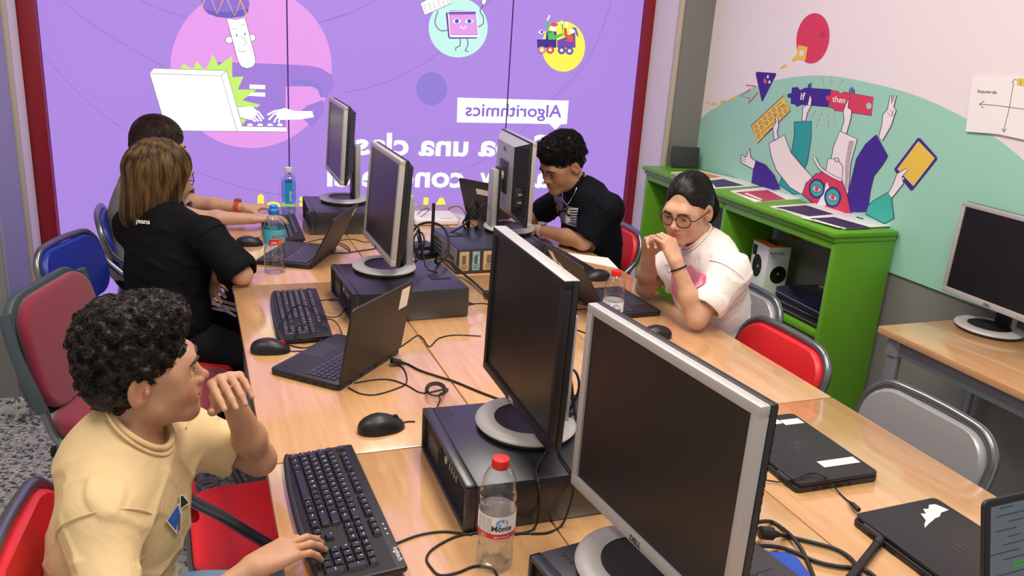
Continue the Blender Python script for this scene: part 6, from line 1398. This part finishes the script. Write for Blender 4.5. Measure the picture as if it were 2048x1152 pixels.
mb = MB(); mb.tube([Vector(q) for q in CH], .0021, 6, smooth=4); mb.build('neck_chain', 'chain', p)
c, u, w, dr = scr(1140, 415, 3.5); q = lambda L: pxp((1140, 415), 3.45, [(700+x/2.88, 180+y/2.88) for x, y in L])
patch('shirt_print', p, sv, c, u, w, dr, [('print_grey', q([(1162, 600), (1215, 608), (1240, 660), (1300, 680), (1305, 778), (1195, 770)])), ('print_white', q([(1262, 680), (1316, 680), (1300, 775), (1240, 772), (1240, 730)]))]+[('frame_black', q([(1266+k, 690+k*15), (1312, 690+k*15), (1310, 698+k*15), (1264+k, 698+k*15)])) for k in range(6)], off=.004)
text_patch('shirt_lettering', p, sv, 'EA', .085, *[np.array(a) for a in (pt(1117, 432, 3.5), RT, -np.array(DN), ray(1117, 432).normalized())], 'print_white' if False else 'pants_dark', .0055)

# ---- girl in white
hc = np.array(pt(1375, 416, 2.8)); P5 = dict(hc=hc, hR=rotm(math.radians(213), math.radians(-13), math.radians(0)), hs=.93, bs=.88, brow=.6, res=.003, skin=(.60, .335, .215), lid=.001, gaze=(0, -.35),
    j=dict(N=(1.655, 2.335, .985), C=(1.70, 2.33, .77), P=(1.73, 2.34, .56), SL=(1.645, 2.182, .935), SR=(1.665, 2.485, .935), EL=(1.512, 2.150, .795), WL=(1.455, 2.225, .968), ER=(1.512, 2.485, .795), WR=(1.460, 2.408, .964), KL=(1.36, 2.24, .53), KR=(1.36, 2.44, .53), AL=(1.35, 2.24, .1), AR=(1.35, 2.44, .1)),
    handL=((-.10, .62, .74), (-.25, .72, -.62), dict(curl=((.75, .85, .3), (.7, .8, .3), (.65, .8, .3), (.6, .8, .3)), spread=.16, thumb=(.2, .2, .3))),
    handR=((-.22, -.70, .66), (-.15, -.62, -.75), dict(curl=((.55, .75, .3), (.5, .7, .3), (.5, .7, .3), (.5, .7, .3)), spread=.16, thumb=(.2, .2, .3))), handscale=1.02,
    shirt=dict(mat='tee_white', sleeve=.62, loose=.020, sleeve_loose=.030, res=.004, wrinkle=.006, hem=.10, neck_r=.056), pants='denim')
p = person('girl in a white T-shirt and round glasses resting her chin on clasped hands', (1.73, 2.34, 0), P5)
hvol = hv(P5, [('E', (0, -.018, .042), (.0785, .100, .090), .01), ('E', (0, -.05, -.01), (.07, .06, .06), .03), ('E', (0, .112, -.014), (.064, .068, .114), .010, -1), ('E', (.098, .012, -.05), (.034, .036, .050), .008, -1), ('E', (-.098, .012, -.05), (.034, .036, .050), .008, -1), ('P', (0, -.05, -.045), (0, .7, -1)), ('C', (0, .075, .132), (0, -.05, .142), .008, .006, .008, -1)])
V, Q = hvol.mesh(.003, lambda P: .0006*np.sin(loc_of(P5, P)[:, 0]*700+loc_of(P5, P)[:, 2]*120)); vobj('hair', V, Q, 'hair_black', p)
pv = hv(P5, [('C', (0, -.095, .02), (0, -.130, .022), .020, .026, .01), ('C', (0, -.130, .02), (0, -.155, -.05), .032, .040, .02), ('C', (0, -.155, -.05), (0, -.140, -.125), .038, .014, .03)]); V2, Q2 = pv.mesh(.003); vobj('ponytail', V2, Q2, 'hair_black', p)
R0 = scatter(V2, 1500, lambda V: loc_of(P5, V)[:, 2] > -.04); rr = RNG.normal(size=(1500, 3))*.15
strands('ponytail_strands', R0, lambda P, i: (lambda d: d/np.linalg.norm(d, axis=1)[:, None]*.016)(rr-P5['hR'][:, 2]*.8+P5['hR'][:, 1]*(-.25+.09*i)), 6, .001, 'hair_black', p, pv, .001+RNG.random(1500)*.003, .4)
R0 = scatter(V, 3200, lambda V: (loc_of(P5, V)[:, 2] > -.02)); rr = RNG.normal(size=(3200, 3))*.04; tgt = H_(P5, (0, -.105, .005))
strands('hair_strands', R0, lambda P, i: (lambda d: d/(np.linalg.norm(d, axis=1)[:, None]+.02)*.015)(tgt-P)+rr*.01, 6, .0009, 'hair_black', p, hvol, .0006+RNG.random(3200)*.0012, .6)
glasses(p, P5, 'tortoise', .0265, -.009, .105, .88, .0019)
band(p, P5['j']['EL'], P5['j']['WL'], .88, .0265, .006, 'rubber', 'bracelet', face=(2.4, .011, .011, ['chain', 'silver_light']))
sv = P5['shirtvol']; c, u, w, dr = scr(1370, 575, 2.7); q = lambda L: pxp((1370, 575), 2.72, [(1200+x/2.88, 320+y/2.88) for x, y in L])
patch('shirt_print', p, sv, c, u, w, dr, [('print_pink', q([(418, 600), (470, 640), (520, 600), (560, 640), (610, 660), (600, 710), (550, 740), (530, 800), (500, 850), (440, 820), (410, 770), (402, 680)])), ('print_rose', q([(425, 690), (470, 670), (480, 730), (440, 760)])), ('print_rose', q([(590, 680), (610, 662), (606, 700), (592, 712)]))], off=.004)


# ------------------------------------------------------------------ sub-parts hang from the part they belong to
SUB = {'display': 'lid', 'sticker': 'lid', 'web_page': 'lid', 'button': 'bezel', 'lettering': 'bezel', 'screen': 'bezel', 'back_lettering': 'back_cover', 'usb_panel': 'back_cover', 'foot_dish': 'stand_foot', 'foot_pad': 'stand_foot', 'column_slide': 'stand_column',
       'grille': 'front_panel', 'power_button': 'front_panel', 'usb_port': 'front_panel', 'latch': 'case', 'latch_recess': 'case', 'marking': 'case', 'rating_label': 'case', 'port': 'base', 'touchpad': 'base', 'indicator': 'base', 'keyboard_bed': 'base',
       'shirt_print': 't_shirt', 'shirt_lettering': 't_shirt', 'collar': 't_shirt', 'sleeve_seam': 't_shirt', 'hair_strands': 'hair', 'ponytail': 'hair', 'ponytail_strands': 'hair', 'stripe': 'trousers', 'scroll_wheel': 'shell', 'button_seam': 'shell', 'lid_seam': 'shell', 'seat_rim': 'seat', 'drawing': 'sheet'}
for t in [o for o in COL.objects if o.parent is None and o.type == 'EMPTY']:
    kids = list(t.children); by = {}
    for k in kids: by.setdefault(k.name.split('.')[0], []).append(k)
    for k in kids:
        b = k.name.split('.')[0]; want = SUB.get(b) or ({'laptop': 'lid', 'computer': 'front_panel'}.get(t.get('category')) if b == 'badge' else None)
        if want in by and len(by[want]) == 1 and by[want][0] is not k: k.parent = by[want][0]
